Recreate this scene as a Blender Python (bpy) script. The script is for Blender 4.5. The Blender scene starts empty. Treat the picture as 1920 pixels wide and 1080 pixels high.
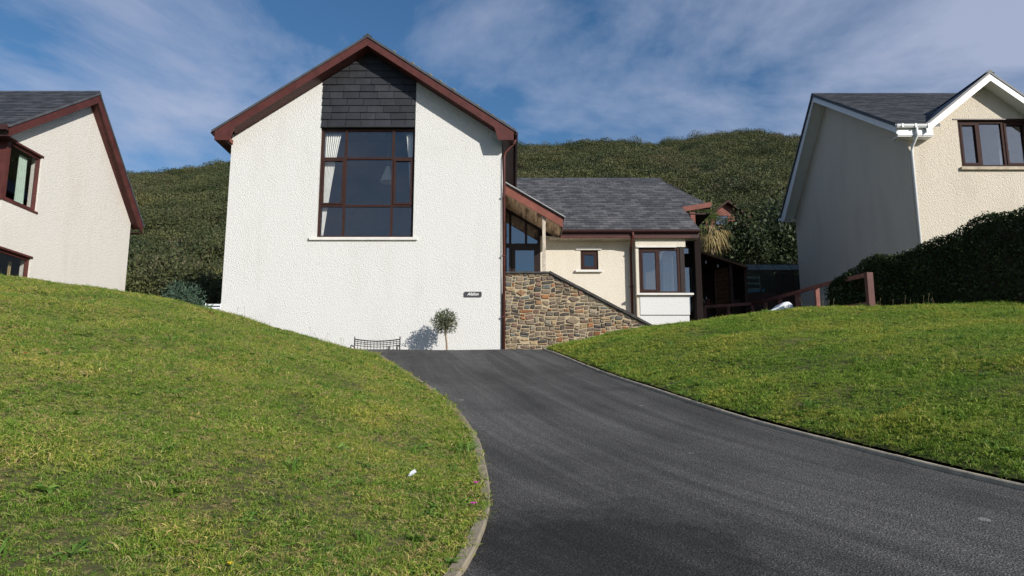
import bpy, math, random
import numpy as np
from mathutils import Vector, Matrix

random.seed(7)
rng = np.random.default_rng(11)
R = math.radians
scene = bpy.context.scene
COL = scene.collection

# ------------------------------------------------------------------ camera
cam_d = bpy.data.cameras.new('camera')
cam_d.sensor_width = 36.0
cam_d.lens = 26.25
cam_d.clip_start = 0.05
cam_d.clip_end = 3000
cam = bpy.data.objects.new('camera', cam_d)
COL.objects.link(cam)
cam.location = (0, 0, 1.6)
cam.rotation_euler = (R(90 + 9.7), 0, 0)
scene.camera = cam

# ------------------------------------------------------------------ sky, sun, exposure
SUN = Vector((0.45, -0.50, 0.285)).normalized()
world = bpy.data.worlds.new('World')
scene.world = world
world.use_nodes = True
wn, wl = world.node_tree.nodes, world.node_tree.links
wn.clear()
w_out = wn.new('ShaderNodeOutputWorld')
w_bg = wn.new('ShaderNodeBackground')
w_bg.inputs['Strength'].default_value = 0.125
sky = wn.new('ShaderNodeTexSky')
sky.sky_type = 'NISHITA'
sky.sun_disc = False
sky.sun_elevation = math.asin(SUN.z)
sky.sun_rotation = math.atan2(SUN.x, SUN.y)
sky.altitude = 60
sky.air_density = 1.0
sky.dust_density = 0.4
sky.ozone_density = 3.0
tc = wn.new('ShaderNodeTexCoord')
sep = wn.new('ShaderNodeSeparateXYZ')
wl.new(tc.outputs['Generated'], sep.inputs[0])
zz = wn.new('ShaderNodeMath'); zz.operation = 'ADD'; zz.inputs[1].default_value = 0.22
zc = wn.new('ShaderNodeMath'); zc.operation = 'MAXIMUM'; zc.inputs[1].default_value = 0.12
wl.new(sep.outputs['Z'], zz.inputs[0]); wl.new(zz.outputs[0], zc.inputs[0])
dx = wn.new('ShaderNodeMath'); dx.operation = 'DIVIDE'
dy = wn.new('ShaderNodeMath'); dy.operation = 'DIVIDE'
wl.new(sep.outputs['X'], dx.inputs[0]); wl.new(zc.outputs[0], dx.inputs[1])
wl.new(sep.outputs['Y'], dy.inputs[0]); wl.new(zc.outputs[0], dy.inputs[1])
cmb = wn.new('ShaderNodeCombineXYZ')
wl.new(dx.outputs[0], cmb.inputs[0]); wl.new(dy.outputs[0], cmb.inputs[1])
cmb.inputs[2].default_value = 3.7
n1 = wn.new('ShaderNodeTexNoise')
n1.inputs['Scale'].default_value = 1.7
n1.inputs['Detail'].default_value = 9
n1.inputs['Roughness'].default_value = 0.58
n1.inputs['Distortion'].default_value = 0.35
wl.new(cmb.outputs[0], n1.inputs['Vector'])
cr = wn.new('ShaderNodeValToRGB')
cr.color_ramp.elements[0].position = 0.42; cr.color_ramp.elements[0].color = (0, 0, 0, 1)
cr.color_ramp.elements[1].position = 0.66; cr.color_ramp.elements[1].color = (0.8, 0.8, 0.8, 1)
wl.new(n1.outputs['Fac'], cr.inputs[0])
mixc = wn.new('ShaderNodeMixRGB')
mixc.inputs[2].default_value = (3.25, 3.65, 4.85, 1)
wl.new(cr.outputs[0], mixc.inputs[0])
hs = wn.new('ShaderNodeHueSaturation'); hs.inputs['Saturation'].default_value = 1.18; hs.inputs['Value'].default_value = 0.75
wl.new(sky.outputs[0], hs.inputs['Color']); wl.new(hs.outputs[0], mixc.inputs[1])
wl.new(mixc.outputs[0], w_bg.inputs['Color'])
wl.new(w_bg.outputs[0], w_out.inputs['Surface'])

sun_d = bpy.data.lights.new('sun', 'SUN')
sun_d.energy = 4.8
sun_d.angle = R(0.53)
sun_d.color = (1.0, 0.95, 0.87)
sun = bpy.data.objects.new('sun', sun_d)
COL.objects.link(sun)
sun.rotation_euler = (-SUN).to_track_quat('-Z', 'Y').to_euler()
sun.location = SUN * 80

vs = scene.view_settings
vs.view_transform = 'Standard'
vs.look = 'None'
vs.gamma = 1.0
vs.use_curve_mapping = False
vs.exposure = 0.15

# ------------------------------------------------------------------ materials
MATS = {}
def new_mat(name):
    m = bpy.data.materials.new(name)
    m.use_nodes = True
    nt = m.node_tree
    b = nt.nodes['Principled BSDF']
    MATS[name] = m
    return m, nt.nodes, nt.links, b

def c4(c): return (c[0], c[1], c[2], 1)

def ramp(n, stops):
    r = n.new('ShaderNodeValToRGB')
    el = r.color_ramp.elements
    while len(el) < len(stops): el.new(0.5)
    for e, (p, c) in zip(el, stops):
        e.position = p; e.color = c4(c)
    return r

def noise(n, l, scale, detail=4, rough=0.55, vec=None, dist=0.0):
    t = n.new('ShaderNodeTexNoise')
    t.inputs['Scale'].default_value = scale
    t.inputs['Detail'].default_value = detail
    t.inputs['Roughness'].default_value = rough
    t.inputs['Distortion'].default_value = dist
    if vec is not None: l.new(vec, t.inputs['Vector'])
    return t

def mixrgb(n, l, a, b, fac, mode='MIX'):
    m = n.new('ShaderNodeMixRGB'); m.blend_type = mode
    for i, v in ((1, a), (2, b)):
        if isinstance(v, tuple): m.inputs[i].default_value = c4(v)
        else: l.new(v, m.inputs[i])
    if isinstance(fac, (int, float)): m.inputs[0].default_value = fac
    else: l.new(fac, m.inputs[0])
    return m.outputs[0]

def bump(n, l, b, h, strength, dist):
    bp = n.new('ShaderNodeBump')
    bp.inputs['Strength'].default_value = strength
    bp.inputs['Distance'].default_value = dist
    l.new(h, bp.inputs['Height'])
    l.new(bp.outputs[0], b.inputs['Normal'])

def worldpos(n): return n.new('ShaderNodeNewGeometry').outputs['Position']

def mat_plain(name, col, rough=0.6, var=0.12, scale=6.0, bumpd=0.0, metal=0.0):
    m, n, l, b = new_mat(name)
    pos = worldpos(n)
    t = noise(n, l, scale, 5, 0.6, pos)
    dark = tuple(c * (1 - var) for c in col); light = tuple(min(1, c * (1 + var)) for c in col)
    r = ramp(n, [(0.3, dark), (0.7, light)])
    l.new(t.outputs['Fac'], r.inputs[0]); l.new(r.outputs[0], b.inputs['Base Color'])
    b.inputs['Roughness'].default_value = rough
    b.inputs['Metallic'].default_value = metal
    b.inputs['Specular IOR Level'].default_value = 0.25
    if bumpd:
        t2 = noise(n, l, scale * 9, 4, 0.6, pos)
        bump(n, l, b, t2.outputs['Fac'], 0.6, bumpd)
    return m

def mat_render(name, col, stain, cell=17.0, depth=0.03, stain_amt=0.35):
    """roughcast wall render: thrown pebbles as relief, faint weather stains"""
    m, n, l, b = new_mat(name)
    pos = worldpos(n)
    mp = n.new('ShaderNodeMapping'); mp.inputs['Scale'].default_value = (1, 1, 1)
    l.new(pos, mp.inputs['Vector'])
    nA = noise(n, l, cell, 3, 0.6, mp.outputs[0], 0.6)
    vo = n.new('ShaderNodeTexVoronoi'); vo.feature = 'SMOOTH_F1'
    vo.inputs['Scale'].default_value = cell * 1.25
    l.new(mp.outputs[0], vo.inputs['Vector'])
    nB = noise(n, l, cell * 4, 2, 0.6, mp.outputs[0])
    a1 = n.new('ShaderNodeMath'); a1.operation = 'SUBTRACT'
    l.new(nA.outputs['Fac'], a1.inputs[0]); l.new(vo.outputs['Distance'], a1.inputs[1])
    a2 = n.new('ShaderNodeMath'); a2.operation = 'MULTIPLY_ADD'; a2.inputs[1].default_value = 0.25
    l.new(nB.outputs['Fac'], a2.inputs[0]); l.new(a1.outputs[0], a2.inputs[2])
    bump(n, l, b, a2.outputs[0], 1.0, depth)
    mp2 = n.new('ShaderNodeMapping'); mp2.inputs['Scale'].default_value = (0.9, 0.9, 0.28)
    l.new(pos, mp2.inputs['Vector'])
    st = noise(n, l, 1.3, 6, 0.65, mp2.outputs[0], 0.3)
    r = ramp(n, [(0.48, (0, 0, 0)), (0.78, (1, 1, 1))])
    l.new(st.outputs['Fac'], r.inputs[0])
    f = n.new('ShaderNodeMath'); f.operation = 'MULTIPLY'; f.inputs[1].default_value = stain_amt
    l.new(r.outputs[0], f.inputs[0])
    c1 = mixrgb(n, l, col, stain, f.outputs[0])
    l.new(c1, b.inputs['Base Color'])
    b.inputs['Roughness'].default_value = 0.9
    return m

mat_render('render_white', (0.66, 0.655, 0.635), (0.53, 0.515, 0.48), 34, 0.015, 0.38)
mat_render('render_cream', (0.65, 0.60, 0.505), (0.53, 0.47, 0.38), 40, 0.012, 0.5)
mat_render('render_pink', (0.67, 0.64, 0.59), (0.54, 0.46, 0.38), 36, 0.013, 0.4)
mat_render('render_sand', (0.64, 0.575, 0.475), (0.44, 0.38, 0.30), 38, 0.020, 0.4)
mat_render('render_smooth', (0.62, 0.62, 0.61), (0.55, 0.56, 0.55), 26, 0.006, 0.3)

def mat_slate(name, lo, hi, rough=0.62, lichen=0.0):
    m, n, l, b = new_mat(name)
    pos = worldpos(n)
    oi = n.new('ShaderNodeObjectInfo'); ge = n.new('ShaderNodeNewGeometry')
    ad = n.new('ShaderNodeMath'); ad.operation = 'ADD'
    l.new(oi.outputs['Random'], ad.inputs[0]); l.new(ge.outputs['Random Per Island'], ad.inputs[1])
    fr = n.new('ShaderNodeMath'); fr.operation = 'FRACT'; l.new(ad.outputs[0], fr.inputs[0])
    r = ramp(n, [(0.0, lo), (0.55, tuple((a + c) / 2 for a, c in zip(lo, hi))), (1.0, hi)])
    l.new(fr.outputs[0], r.inputs[0])
    t = noise(n, l, 3.0, 6, 0.65, pos)
    r2 = ramp(n, [(0.3, (0.62, 0.62, 0.62)), (0.7, (1.25, 1.25, 1.25))])
    l.new(t.outputs['Fac'], r2.inputs[0])
    c = mixrgb(n, l, r.outputs[0], r2.outputs[0], 1.0, 'MULTIPLY')
    if lichen:
        t3 = noise(n, l, 14, 5, 0.7, pos)
        r3 = ramp(n, [(0.62, (0, 0, 0)), (0.72, (lichen, lichen, lichen))])
        l.new(t3.outputs['Fac'], r3.inputs[0])
        c = mixrgb(n, l, c, (0.33, 0.34, 0.29), r3.outputs[0])
    l.new(c, b.inputs['Base Color'])
    b.inputs['Roughness'].default_value = rough
    t2 = noise(n, l, 40, 4, 0.6, pos)
    bump(n, l, b, t2.outputs['Fac'], 0.5, 0.006)
    return m
mat_slate('slate_roof', (0.060, 0.060, 0.063), (0.135, 0.131, 0.133), 0.55, 0.5)
mat_slate('slate_hung', (0.013, 0.014, 0.018), (0.028, 0.029, 0.035), 0.55)
mat_slate('slate_dark', (0.040, 0.043, 0.050), (0.080, 0.083, 0.093), 0.55, 0.3)

mat_plain('paint_red', (0.083, 0.026, 0.022), 0.5, 0.25, 3.0, 0.002)
mat_plain('paint_red_faded', (0.18, 0.060, 0.044), 0.6, 0.22, 4.0, 0.002)
mat_plain('frame_brown', (0.034, 0.0135, 0.011), 0.75, 0.25, 8.0)
mat_plain('frame_dark', (0.018, 0.010, 0.009), 0.45, 0.25, 8.0)
mat_plain('frame_black', (0.013, 0.008, 0.007), 0.95, 0.25, 8.0)
mat_plain('gutter_brown', (0.045, 0.020, 0.018), 0.4, 0.2, 8.0)
mat_plain('pvc_white', (0.68, 0.69, 0.70), 0.35, 0.05, 3.0)
mat_plain('paint_white', (0.66, 0.64, 0.60), 0.5, 0.1, 5.0)
mat_plain('post_weathered', (0.46, 0.40, 0.33), 0.8, 0.3, 9.0, 0.003)
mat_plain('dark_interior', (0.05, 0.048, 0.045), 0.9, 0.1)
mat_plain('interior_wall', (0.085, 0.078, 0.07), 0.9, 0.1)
mat_plain('curtain_white', (0.78, 0.76, 0.72), 0.9, 0.08)
mat_plain('curtain_green', (0.42, 0.52, 0.44), 0.9, 0.08)
mat_plain('lamp_white', (0.75, 0.73, 0.70), 0.6, 0.05)
mat_plain('iron_black', (0.018, 0.019, 0.021), 0.5, 0.2)
mat_plain('bark', (0.28, 0.20, 0.13), 0.9, 0.3, 18.0, 0.006)
mat_plain('bark_dark', (0.09, 0.07, 0.05), 0.9, 0.3, 10.0, 0.01)
mat_plain('mortar', (0.40, 0.325, 0.215), 0.95, 0.18, 12.0, 0.01)
mat_plain('coping', (0.055, 0.052, 0.050), 0.8, 0.4, 7.0, 0.008)
mat_plain('concrete', (0.24, 0.205, 0.15), 0.9, 0.3, 7.0, 0.006)
mat_plain('concrete_grey', (0.40, 0.345, 0.265), 0.9, 0.3, 7.0, 0.006)
mat_plain('timber_dark', (0.050, 0.026, 0.019), 0.75, 0.35, 5.0, 0.004)
mat_plain('timber_brown', (0.13, 0.065, 0.035), 0.75, 0.35, 6.0, 0.004)
mat_plain('timber_rail', (0.21, 0.085, 0.066), 0.7, 0.35, 6.0, 0.004)
mat_plain('plastic_white', (0.70, 0.72, 0.74), 0.4, 0.08)
mat_plain('plastic_blue', (0.10, 0.35, 0.70), 0.4, 0.08)
mat_plain('sign_slate', (0.06, 0.06, 0.066), 0.5, 0.2, 20)
mat_plain('sign_letter', (0.78, 0.78, 0.78), 0.6, 0.05)
mat_plain('petal_orange', (0.75, 0.13, 0.02), 0.6, 0.2)
mat_plain('petal_yellow', (0.80, 0.55, 0.03), 0.6, 0.2)
mat_plain('petal_pink', (0.70, 0.10, 0.50), 0.6, 0.2)
mat_plain('feather', (0.80, 0.80, 0.80), 0.7, 0.1)
mat_plain('moss', (0.15, 0.15, 0.11), 0.95, 0.3, 30)
mat_plain('dirty_glass', (0.075, 0.095, 0.08), 0.6, 0.3, 4)
mat_plain('lead_grey', (0.30, 0.30, 0.30), 0.7, 0.2)
mat_plain('stem_dry', (0.18, 0.15, 0.08), 0.8, 0.2)

# soffit boards: weathered timber with dark runs along the boards
def mat_soffit():
    m, n, l, b = new_mat('soffit_timber')
    pos = worldpos(n)
    mp = n.new('ShaderNodeMapping'); mp.inputs['Scale'].default_value = (9, 0.8, 5)
    l.new(pos, mp.inputs['Vector'])
    t = noise(n, l, 1.0, 6, 0.7, mp.outputs[0], 0.5)
    r = ramp(n, [(0.36, (0.08, 0.045, 0.028)), (0.50, (0.48, 0.34, 0.22)), (0.75, (0.62, 0.48, 0.34))])
    l.new(t.outputs['Fac'], r.inputs[0]); l.new(r.outputs[0], b.inputs['Base Color'])
    b.inputs['Roughness'].default_value = 0.85
mat_soffit()

def mat_glass(name, f0, tint=(1, 1, 1), rough=0.0):
    """thin pane: reflection rises towards grazing angles alike from both sides"""
    m, n, l, b = new_mat(name)
    n.remove(b)
    out = n['Material Output']
    gl = n.new('ShaderNodeBsdfGlossy'); gl.inputs['Roughness'].default_value = rough
    tr = n.new('ShaderNodeBsdfTransparent'); tr.inputs['Color'].default_value = c4(tint)
    ge = n.new('ShaderNodeNewGeometry')
    dt = n.new('ShaderNodeVectorMath'); dt.operation = 'DOT_PRODUCT'
    l.new(ge.outputs['Normal'], dt.inputs[0]); l.new(ge.outputs['Incoming'], dt.inputs[1])
    def mth(op, a, b_):
        q = n.new('ShaderNodeMath'); q.operation = op
        for k, x in enumerate((a, b_)):
            if x is None: continue
            if isinstance(x, (int, float)): q.inputs[k].default_value = x
            else: l.new(x, q.inputs[k])
        return q.outputs[0]
    c = mth('ABSOLUTE', dt.outputs['Value'], None)
    p5 = mth('POWER', mth('SUBTRACT', 1.0, c), 5.0)
    fr = mth('ADD', f0, mth('MULTIPLY', p5, 1 - f0))
    mx = n.new('ShaderNodeMixShader')
    l.new(fr, mx.inputs[0]); l.new(tr.outputs[0], mx.inputs[1]); l.new(gl.outputs[0], mx.inputs[2])
    l.new(mx.outputs[0], out.inputs['Surface'])
    return m
mat_glass('glass', 0.085, (0.98, 0.99, 0.99))
mat_glass('glass_coated', 0.20, (0.80, 0.83, 0.86))
mat_glass('glass_green', 0.05, (0.72, 0.82, 0.76))

# asphalt
def mat_asphalt():
    m, n, l, b = new_mat('asphalt')
    pos = worldpos(n)
    uv = n.new('ShaderNodeUVMap'); uv.uv_map = 'UVMap'
    mp = n.new('ShaderNodeMapping'); mp.inputs['Scale'].default_value = (3.2, 0.14, 1)
    l.new(uv.outputs[0], mp.inputs['Vector'])
    st = noise(n, l, 1.0, 7, 0.62, mp.outputs[0], 0.5)
    mp3 = n.new('ShaderNodeMapping'); mp3.inputs['Scale'].default_value = (19, 0.5, 1)
    l.new(uv.outputs[0], mp3.inputs['Vector'])
    fine = noise(n, l, 1.0, 5, 0.6, mp3.outputs[0], 0.3)
    big = noise(n, l, 0.55, 5, 0.6, pos, 0.6)
    gr = noise(n, l, 62, 4, 0.85, pos)
    vo = n.new('ShaderNodeTexVoronoi'); vo.inputs['Scale'].default_value = 75
    l.new(pos, vo.inputs['Vector'])
    r1 = ramp(n, [(0.30, (0.054, 0.0525, 0.051)), (0.50, (0.085, 0.0825, 0.080)), (0.70, (0.128, 0.124, 0.120))])
    l.new(st.outputs['Fac'], r1.inputs[0])
    r1b = ramp(n, [(0.34, (0.80, 0.80, 0.80)), (0.66, (1.22, 1.22, 1.22))])
    l.new(fine.outputs['Fac'], r1b.inputs[0])
    c = mixrgb(n, l, r1.outputs[0], r1b.outputs[0], 0.35, 'MULTIPLY')
    r2 = ramp(n, [(0.36, (0.68, 0.68, 0.68)), (0.60, (1.08, 1.08, 1.08))])
    l.new(big.outputs['Fac'], r2.inputs[0])
    c = mixrgb(n, l, c, r2.outputs[0], 0.8, 'MULTIPLY')
    r3 = ramp(n, [(0.34, (0.22, 0.22, 0.23)), (0.52, (0.95, 0.95, 0.95)), (0.70, (3.1, 3.05, 3.0))])
    l.new(gr.outputs['Fac'], r3.inputs[0])
    c = mixrgb(n, l, c, r3.outputs[0], 0.9, 'MULTIPLY')
    # coarse open-textured patch by the left-hand kerb, ragged at its rim
    vd = n.new('ShaderNodeVectorMath'); vd.operation = 'DISTANCE'; vd.inputs[1].default_value = (0.55, 4.7, 0.8)
    l.new(pos, vd.inputs[0])
    wb = noise(n, l, 2.6, 5, 0.65, pos)
    ws_ = n.new('ShaderNodeMath'); ws_.operation = 'MULTIPLY_ADD'; ws_.inputs[1].default_value = 1.5
    l.new(wb.outputs['Fac'], ws_.inputs[0]); l.new(vd.outputs['Value'], ws_.inputs[2])
    rp_ = ramp(n, [(0.50, (0.42, 0.42, 0.42)), (0.68, (1, 1, 1))])
    dv = n.new('ShaderNodeMath'); dv.operation = 'MULTIPLY'; dv.inputs[1].default_value = 0.36
    l.new(ws_.outputs[0], dv.inputs[0]); l.new(dv.outputs[0], rp_.inputs[0])
    c = mixrgb(n, l, c, rp_.outputs[0], 1.0, 'MULTIPLY')
    # pale lichen spots, few and scattered
    v2 = n.new('ShaderNodeTexVoronoi'); v2.inputs['Scale'].default_value = 1.1
    wob = noise(n, l, 9, 3, 0.6, pos)
    pm = mixrgb(n, l, pos, wob.outputs['Color'], 0.05)
    l.new(pm, v2.inputs['Vector'])
    r4 = ramp(n, [(0.040, (0.6, 0.6, 0.6)), (0.055, (0, 0, 0))])
    l.new(v2.outputs['Distance'], r4.inputs[0])
    c = mixrgb(n, l, c, (0.34, 0.34, 0.30), r4.outputs[0])
    l.new(c, b.inputs['Base Color'])
    b.inputs['Roughness'].default_value = 0.85
    b.inputs['Specular IOR Level'].default_value = 0.25
    sm = n.new('ShaderNodeMath'); sm.operation = 'ADD'
    l.new(gr.outputs['Fac'], sm.inputs[0]); l.new(vo.outputs['Distance'], sm.inputs[1])
    bump(n, l, b, sm.outputs[0], 0.9, 0.014)
mat_asphalt()

def mat_stone():
    m, n, l, b = new_mat('stone')
    pos = worldpos(n)
    oi = n.new('ShaderNodeAttribute'); oi.attribute_name = 'scol'
    t = noise(n, l, 13, 6, 0.7, pos, 0.6)
    r = ramp(n, [(0.28, (0.5, 0.5, 0.5)), (0.5, (1, 1, 1)), (0.75, (1.55, 1.5, 1.4))])
    l.new(t.outputs['Fac'], r.inputs[0])
    c = mixrgb(n, l, oi.outputs['Color'], r.outputs[0], 1.0, 'MULTIPLY')
    l.new(c, b.inputs['Base Color'])
    b.inputs['Roughness'].default_value = 0.85
    t2 = noise(n, l, 30, 6, 0.7, pos)
    bump(n, l, b, t2.outputs['Fac'], 0.9, 0.02)
mat_stone()

def mat_leaf(name, stops, patch=None, patch_scale=0.6, rough=0.55, transl=0.25, spec=0.3):
    m, n, l, b = new_mat(name)
    oi = n.new('ShaderNodeObjectInfo'); ge = n.new('ShaderNodeNewGeometry')
    ad = n.new('ShaderNodeMath'); ad.operation = 'ADD'
    l.new(oi.outputs['Random'], ad.inputs[0]); l.new(ge.outputs['Random Per Island'], ad.inputs[1])
    fr = n.new('ShaderNodeMath'); fr.operation = 'FRACT'; l.new(ad.outputs[0], fr.inputs[0])
    r = ramp(n, stops)
    l.new(fr.outputs[0], r.inputs[0])
    c = r.outputs[0]
    if patch:
        t = noise(n, l, patch_scale, 6, 0.68, ge.outputs['Position'], 0.4)
        r2 = ramp(n, patch)
        l.new(t.outputs['Fac'], r2.inputs[0])
        c = mixrgb(n, l, c, r2.outputs[0], 1.0, 'MULTIPLY')
    l.new(c, b.inputs['Base Color'])
    b.inputs['Roughness'].default_value = rough
    b.inputs['Specular IOR Level'].default_value = spec
    tr = n.new('ShaderNodeBsdfTranslucent')
    l.new(c, tr.inputs['Color'])
    mx = n.new('ShaderNodeMixShader'); mx.inputs[0].default_value = transl
    l.new(b.outputs[0], mx.inputs[1]); l.new(tr.outputs[0], mx.inputs[2])
    l.new(mx.outputs[0], n['Material Output'].inputs['Surface'])
    return m
GP = [(0.30, (0.60, 0.80, 0.55)), (0.45, (0.95, 1.02, 0.85)), (0.57, (1.25, 1.12, 1.0)), (0.70, (1.9, 1.42, 1.5))]
mat_leaf('grass_green', [(0, (0.108, 0.198, 0.0204)), (0.5, (0.228, 0.342, 0.0384)), (0.85, (0.36, 0.444, 0.072)), (1, (0.576, 0.504, 0.192))], [(0.32, (0.62, 0.80, 0.6)), (0.48, (1, 1, 1)), (0.66, (1.5, 1.12, 1.2))], 0.8, 0.6, 0.35)
mat_leaf('grass_blade', [(0, (0.0944, 0.1829, 0.02242)), (0.5, (0.2006, 0.3009, 0.04012)), (0.84, (0.3363, 0.3717, 0.0826)), (1, (0.6372, 0.5074, 0.2478))], GP, 1.0, 0.6, 0.35)
mat_leaf('grass_straw', [(0, (0.24, 0.20, 0.09)), (1, (0.44, 0.36, 0.19))], GP, 0.9, 0.7, 0.3)
mat_leaf('weed_leaf', [(0, (0.0672, 0.1568, 0.0224)), (1, (0.1848, 0.3136, 0.056))], None, 1, 0.5, 0.3)
mat_leaf('scrub_leaf', [(0, (0.04752, 0.0594, 0.02376)), (0.5, (0.06996, 0.08316, 0.03168)), (0.9, (0.09768, 0.1069, 0.04224)), (1, (0.132, 0.1214, 0.06336))],
         [(0.34, (0.50, 0.60, 0.50)), (0.5, (1, 1, 1)), (0.66, (1.7, 1.45, 1.3))], 0.16, 0.7, 0.2)
mat_leaf('scrub_brown', [(0, (0.072, 0.0696, 0.0336)), (0.6, (0.102, 0.0936, 0.0456)), (1, (0.15, 0.1344, 0.072))], None, 1, 0.7, 0.2)
mat_leaf('scrub_pale', [(0, (0.09, 0.102, 0.036)), (1, (0.168, 0.174, 0.066))], None, 1, 0.7, 0.2)
mat_leaf('dark_leaf', [(0, (0.016, 0.028, 0.012)), (0.6, (0.032, 0.050, 0.018)), (1, (0.060, 0.078, 0.028))], None, 1, 0.55, 0.15, 0.3)
mat_leaf('hedge_leaf', [(0, (0.0161, 0.0299, 0.0092)), (0.7, (0.0368, 0.0598, 0.01495)), (1, (0.07475, 0.09775, 0.0276))], None, 1, 0.5, 0.2)
mat_leaf('olive_leaf', [(0, (0.055, 0.070, 0.035)), (0.6, (0.11, 0.13, 0.065)), (1, (0.20, 0.21, 0.13))], None, 1, 0.5, 0.2)
mat_leaf('rosemary_leaf', [(0, (0.045, 0.085, 0.055)), (1, (0.095, 0.15, 0.10))], None, 1, 0.6, 0.2)
mat_leaf('rusty_leaf', [(0, (0.045, 0.048, 0.016)), (0.6, (0.095, 0.080, 0.024)), (1, (0.20, 0.15, 0.045))], None, 1, 0.6, 0.2)
mat_leaf('lime_leaf', [(0, (0.12, 0.18, 0.02)), (1, (0.28, 0.33, 0.05))], None, 1, 0.6, 0.3)
mat_leaf('palm_green', [(0, (0.06, 0.10, 0.025)), (1, (0.15, 0.20, 0.05))], None, 1, 0.5, 0.2)
mat_leaf('palm_dry', [(0, (0.20, 0.15, 0.06)), (1, (0.42, 0.33, 0.15))], None, 1, 0.7, 0.2)

def mat_ground(name, a, b_, c_, scale):
    m, n, l, b = new_mat(name)
    pos = worldpos(n)
    t = noise(n, l, scale, 8, 0.7, pos, 0.3)
    r = ramp(n, [(0.3, a), (0.5, b_), (0.72, c_)])
    l.new(t.outputs['Fac'], r.inputs[0]); l.new(r.outputs[0], b.inputs['Base Color'])
    b.inputs['Roughness'].default_value = 0.95
    t2 = noise(n, l, 22, 5, 0.7, pos)
    bump(n, l, b, t2.outputs['Fac'], 1.0, 0.05)
mat_ground('lawn_soil', (0.045, 0.058, 0.012), (0.085, 0.086, 0.022), (0.18, 0.14, 0.055), 3.0)
mat_ground('scrub_soil', (0.016, 0.020, 0.009), (0.030, 0.034, 0.014), (0.05, 0.048, 0.022), 0.5)

# ------------------------------------------------------------------ helpers
def tag(o, label=None, cat=None, group=None, kind=None):
    if label: o['label'] = label
    if cat: o['category'] = cat
    if group: o['group'] = group
    if kind: o['kind'] = kind
    return o

def empty(name, loc):
    o = bpy.data.objects.new(name, None)
    o.empty_display_size = 0.2
    o.location = loc
    COL.objects.link(o)
    return o

def attach(o, parent):
    if parent is not None:
        o.parent = parent
        loc = parent.location.copy()
        p = parent.parent
        while p is not None:
            loc = loc + p.location * 0
            p = p.parent
        if parent.type == 'EMPTY':
            o.matrix_parent_inverse = Matrix.Translation(-loc)
    return o

def add_obj(name, me, mat, parent=None):
    o = bpy.data.objects.new(name, me)
    COL.objects.link(o)
    if mat is not None and len(me.materials) == 0:
        me.materials.append(MATS[mat])
    return attach(o, parent)

class MB:
    """collects world-space pieces and links them as one mesh"""
    def __init__(s): s.v = []; s.f = []
    def poly(s, pts):
        i = len(s.v); s.v += [tuple(p) for p in pts]; s.f.append(tuple(range(i, i + len(pts)))); return s
    def box(s, x0, x1, y0, y1, z0, z1):
        i = len(s.v)
        s.v += [(x0,y0,z0),(x1,y0,z0),(x1,y1,z0),(x0,y1,z0),(x0,y0,z1),(x1,y0,z1),(x1,y1,z1),(x0,y1,z1)]
        for f in ((0,3,2,1),(4,5,6,7),(0,1,5,4),(1,2,6,5),(2,3,7,6),(3,0,4,7)):
            s.f.append(tuple(i + k for k in f))
        return s
    def prism(s, pts, vec):
        """closed polygon of 3D points swept along vec"""
        n = len(pts); i = len(s.v)
        s.v += [tuple(p) for p in pts]
        s.v += [(p[0]+vec[0], p[1]+vec[1], p[2]+vec[2]) for p in pts]
        s.f.append(tuple(i + k for k in range(n)))
        s.f.append(tuple(i + n + k for k in reversed(range(n))))
        for k in range(n):
            k2 = (k + 1) % n
            s.f.append((i + k2, i + k, i + n + k, i + n + k2))
        return s
    def xz(s, pts, y0, y1): return s.prism([(x, y0, z) for x, z in pts], (0, y1 - y0, 0))
    def yz(s, pts, x0, x1): return s.prism([(x0, y, z) for y, z in pts], (x1 - x0, 0, 0))
    def tube(s, pts, rad, n=8, cap=True):
        pts = [Vector(p) for p in pts]
        if isinstance(rad, (int, float)): rad = [rad] * len(pts)
        i0 = len(s.v)
        for k, p in enumerate(pts):
            a = pts[max(0, k-1)]; b = pts[min(len(pts)-1, k+1)]
            d = (b - a).normalized()
            u = d.orthogonal().normalized() if k == 0 else (u - d * u.dot(d)).normalized()
            w = d.cross(u)
            for j in range(n):
                t = 2 * math.pi * j / n
                q = p + (u * math.cos(t) + w * math.sin(t)) * rad[k]
                s.v.append(tuple(q))
        for k in range(len(pts) - 1):
            for j in range(n):
                a = i0 + k*n + j; b = i0 + k*n + (j+1) % n
                s.f.append((a, b, b + n, a + n))
        if cap:
            s.f.append(tuple(i0 + j for j in reversed(range(n))))
            s.f.append(tuple(i0 + (len(pts)-1)*n + j for j in range(n)))
        return s
    def mesh(s, name, smooth=False):
        me = bpy.data.meshes.new(name)
        me.from_pydata(s.v, [], s.f)
        me.update()
        import bmesh
        bm = bmesh.new(); bm.from_mesh(me)
        bmesh.ops.recalc_face_normals(bm, faces=bm.faces)
        bm.to_mesh(me); bm.free()
        if smooth:
            for p in me.polygons: p.use_smooth = True
        return me
    def build(s, name, mat, parent=None, smooth=False, bevel=0.0):
        o = add_obj(name, s.mesh(name, smooth), mat, parent)
        if bevel:
            md = o.modifiers.new('bevel', 'BEVEL'); md.width = bevel; md.segments = 2; md.limit_method = 'ANGLE'
        return o

def raw_mesh(name, v, f, mat):
    me = bpy.data.meshes.new(name)
    me.from_pydata([tuple(p) for p in v], [], [tuple(q) for q in f])
    me.materials.append(MATS[mat])
    me.update()
    return me

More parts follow.
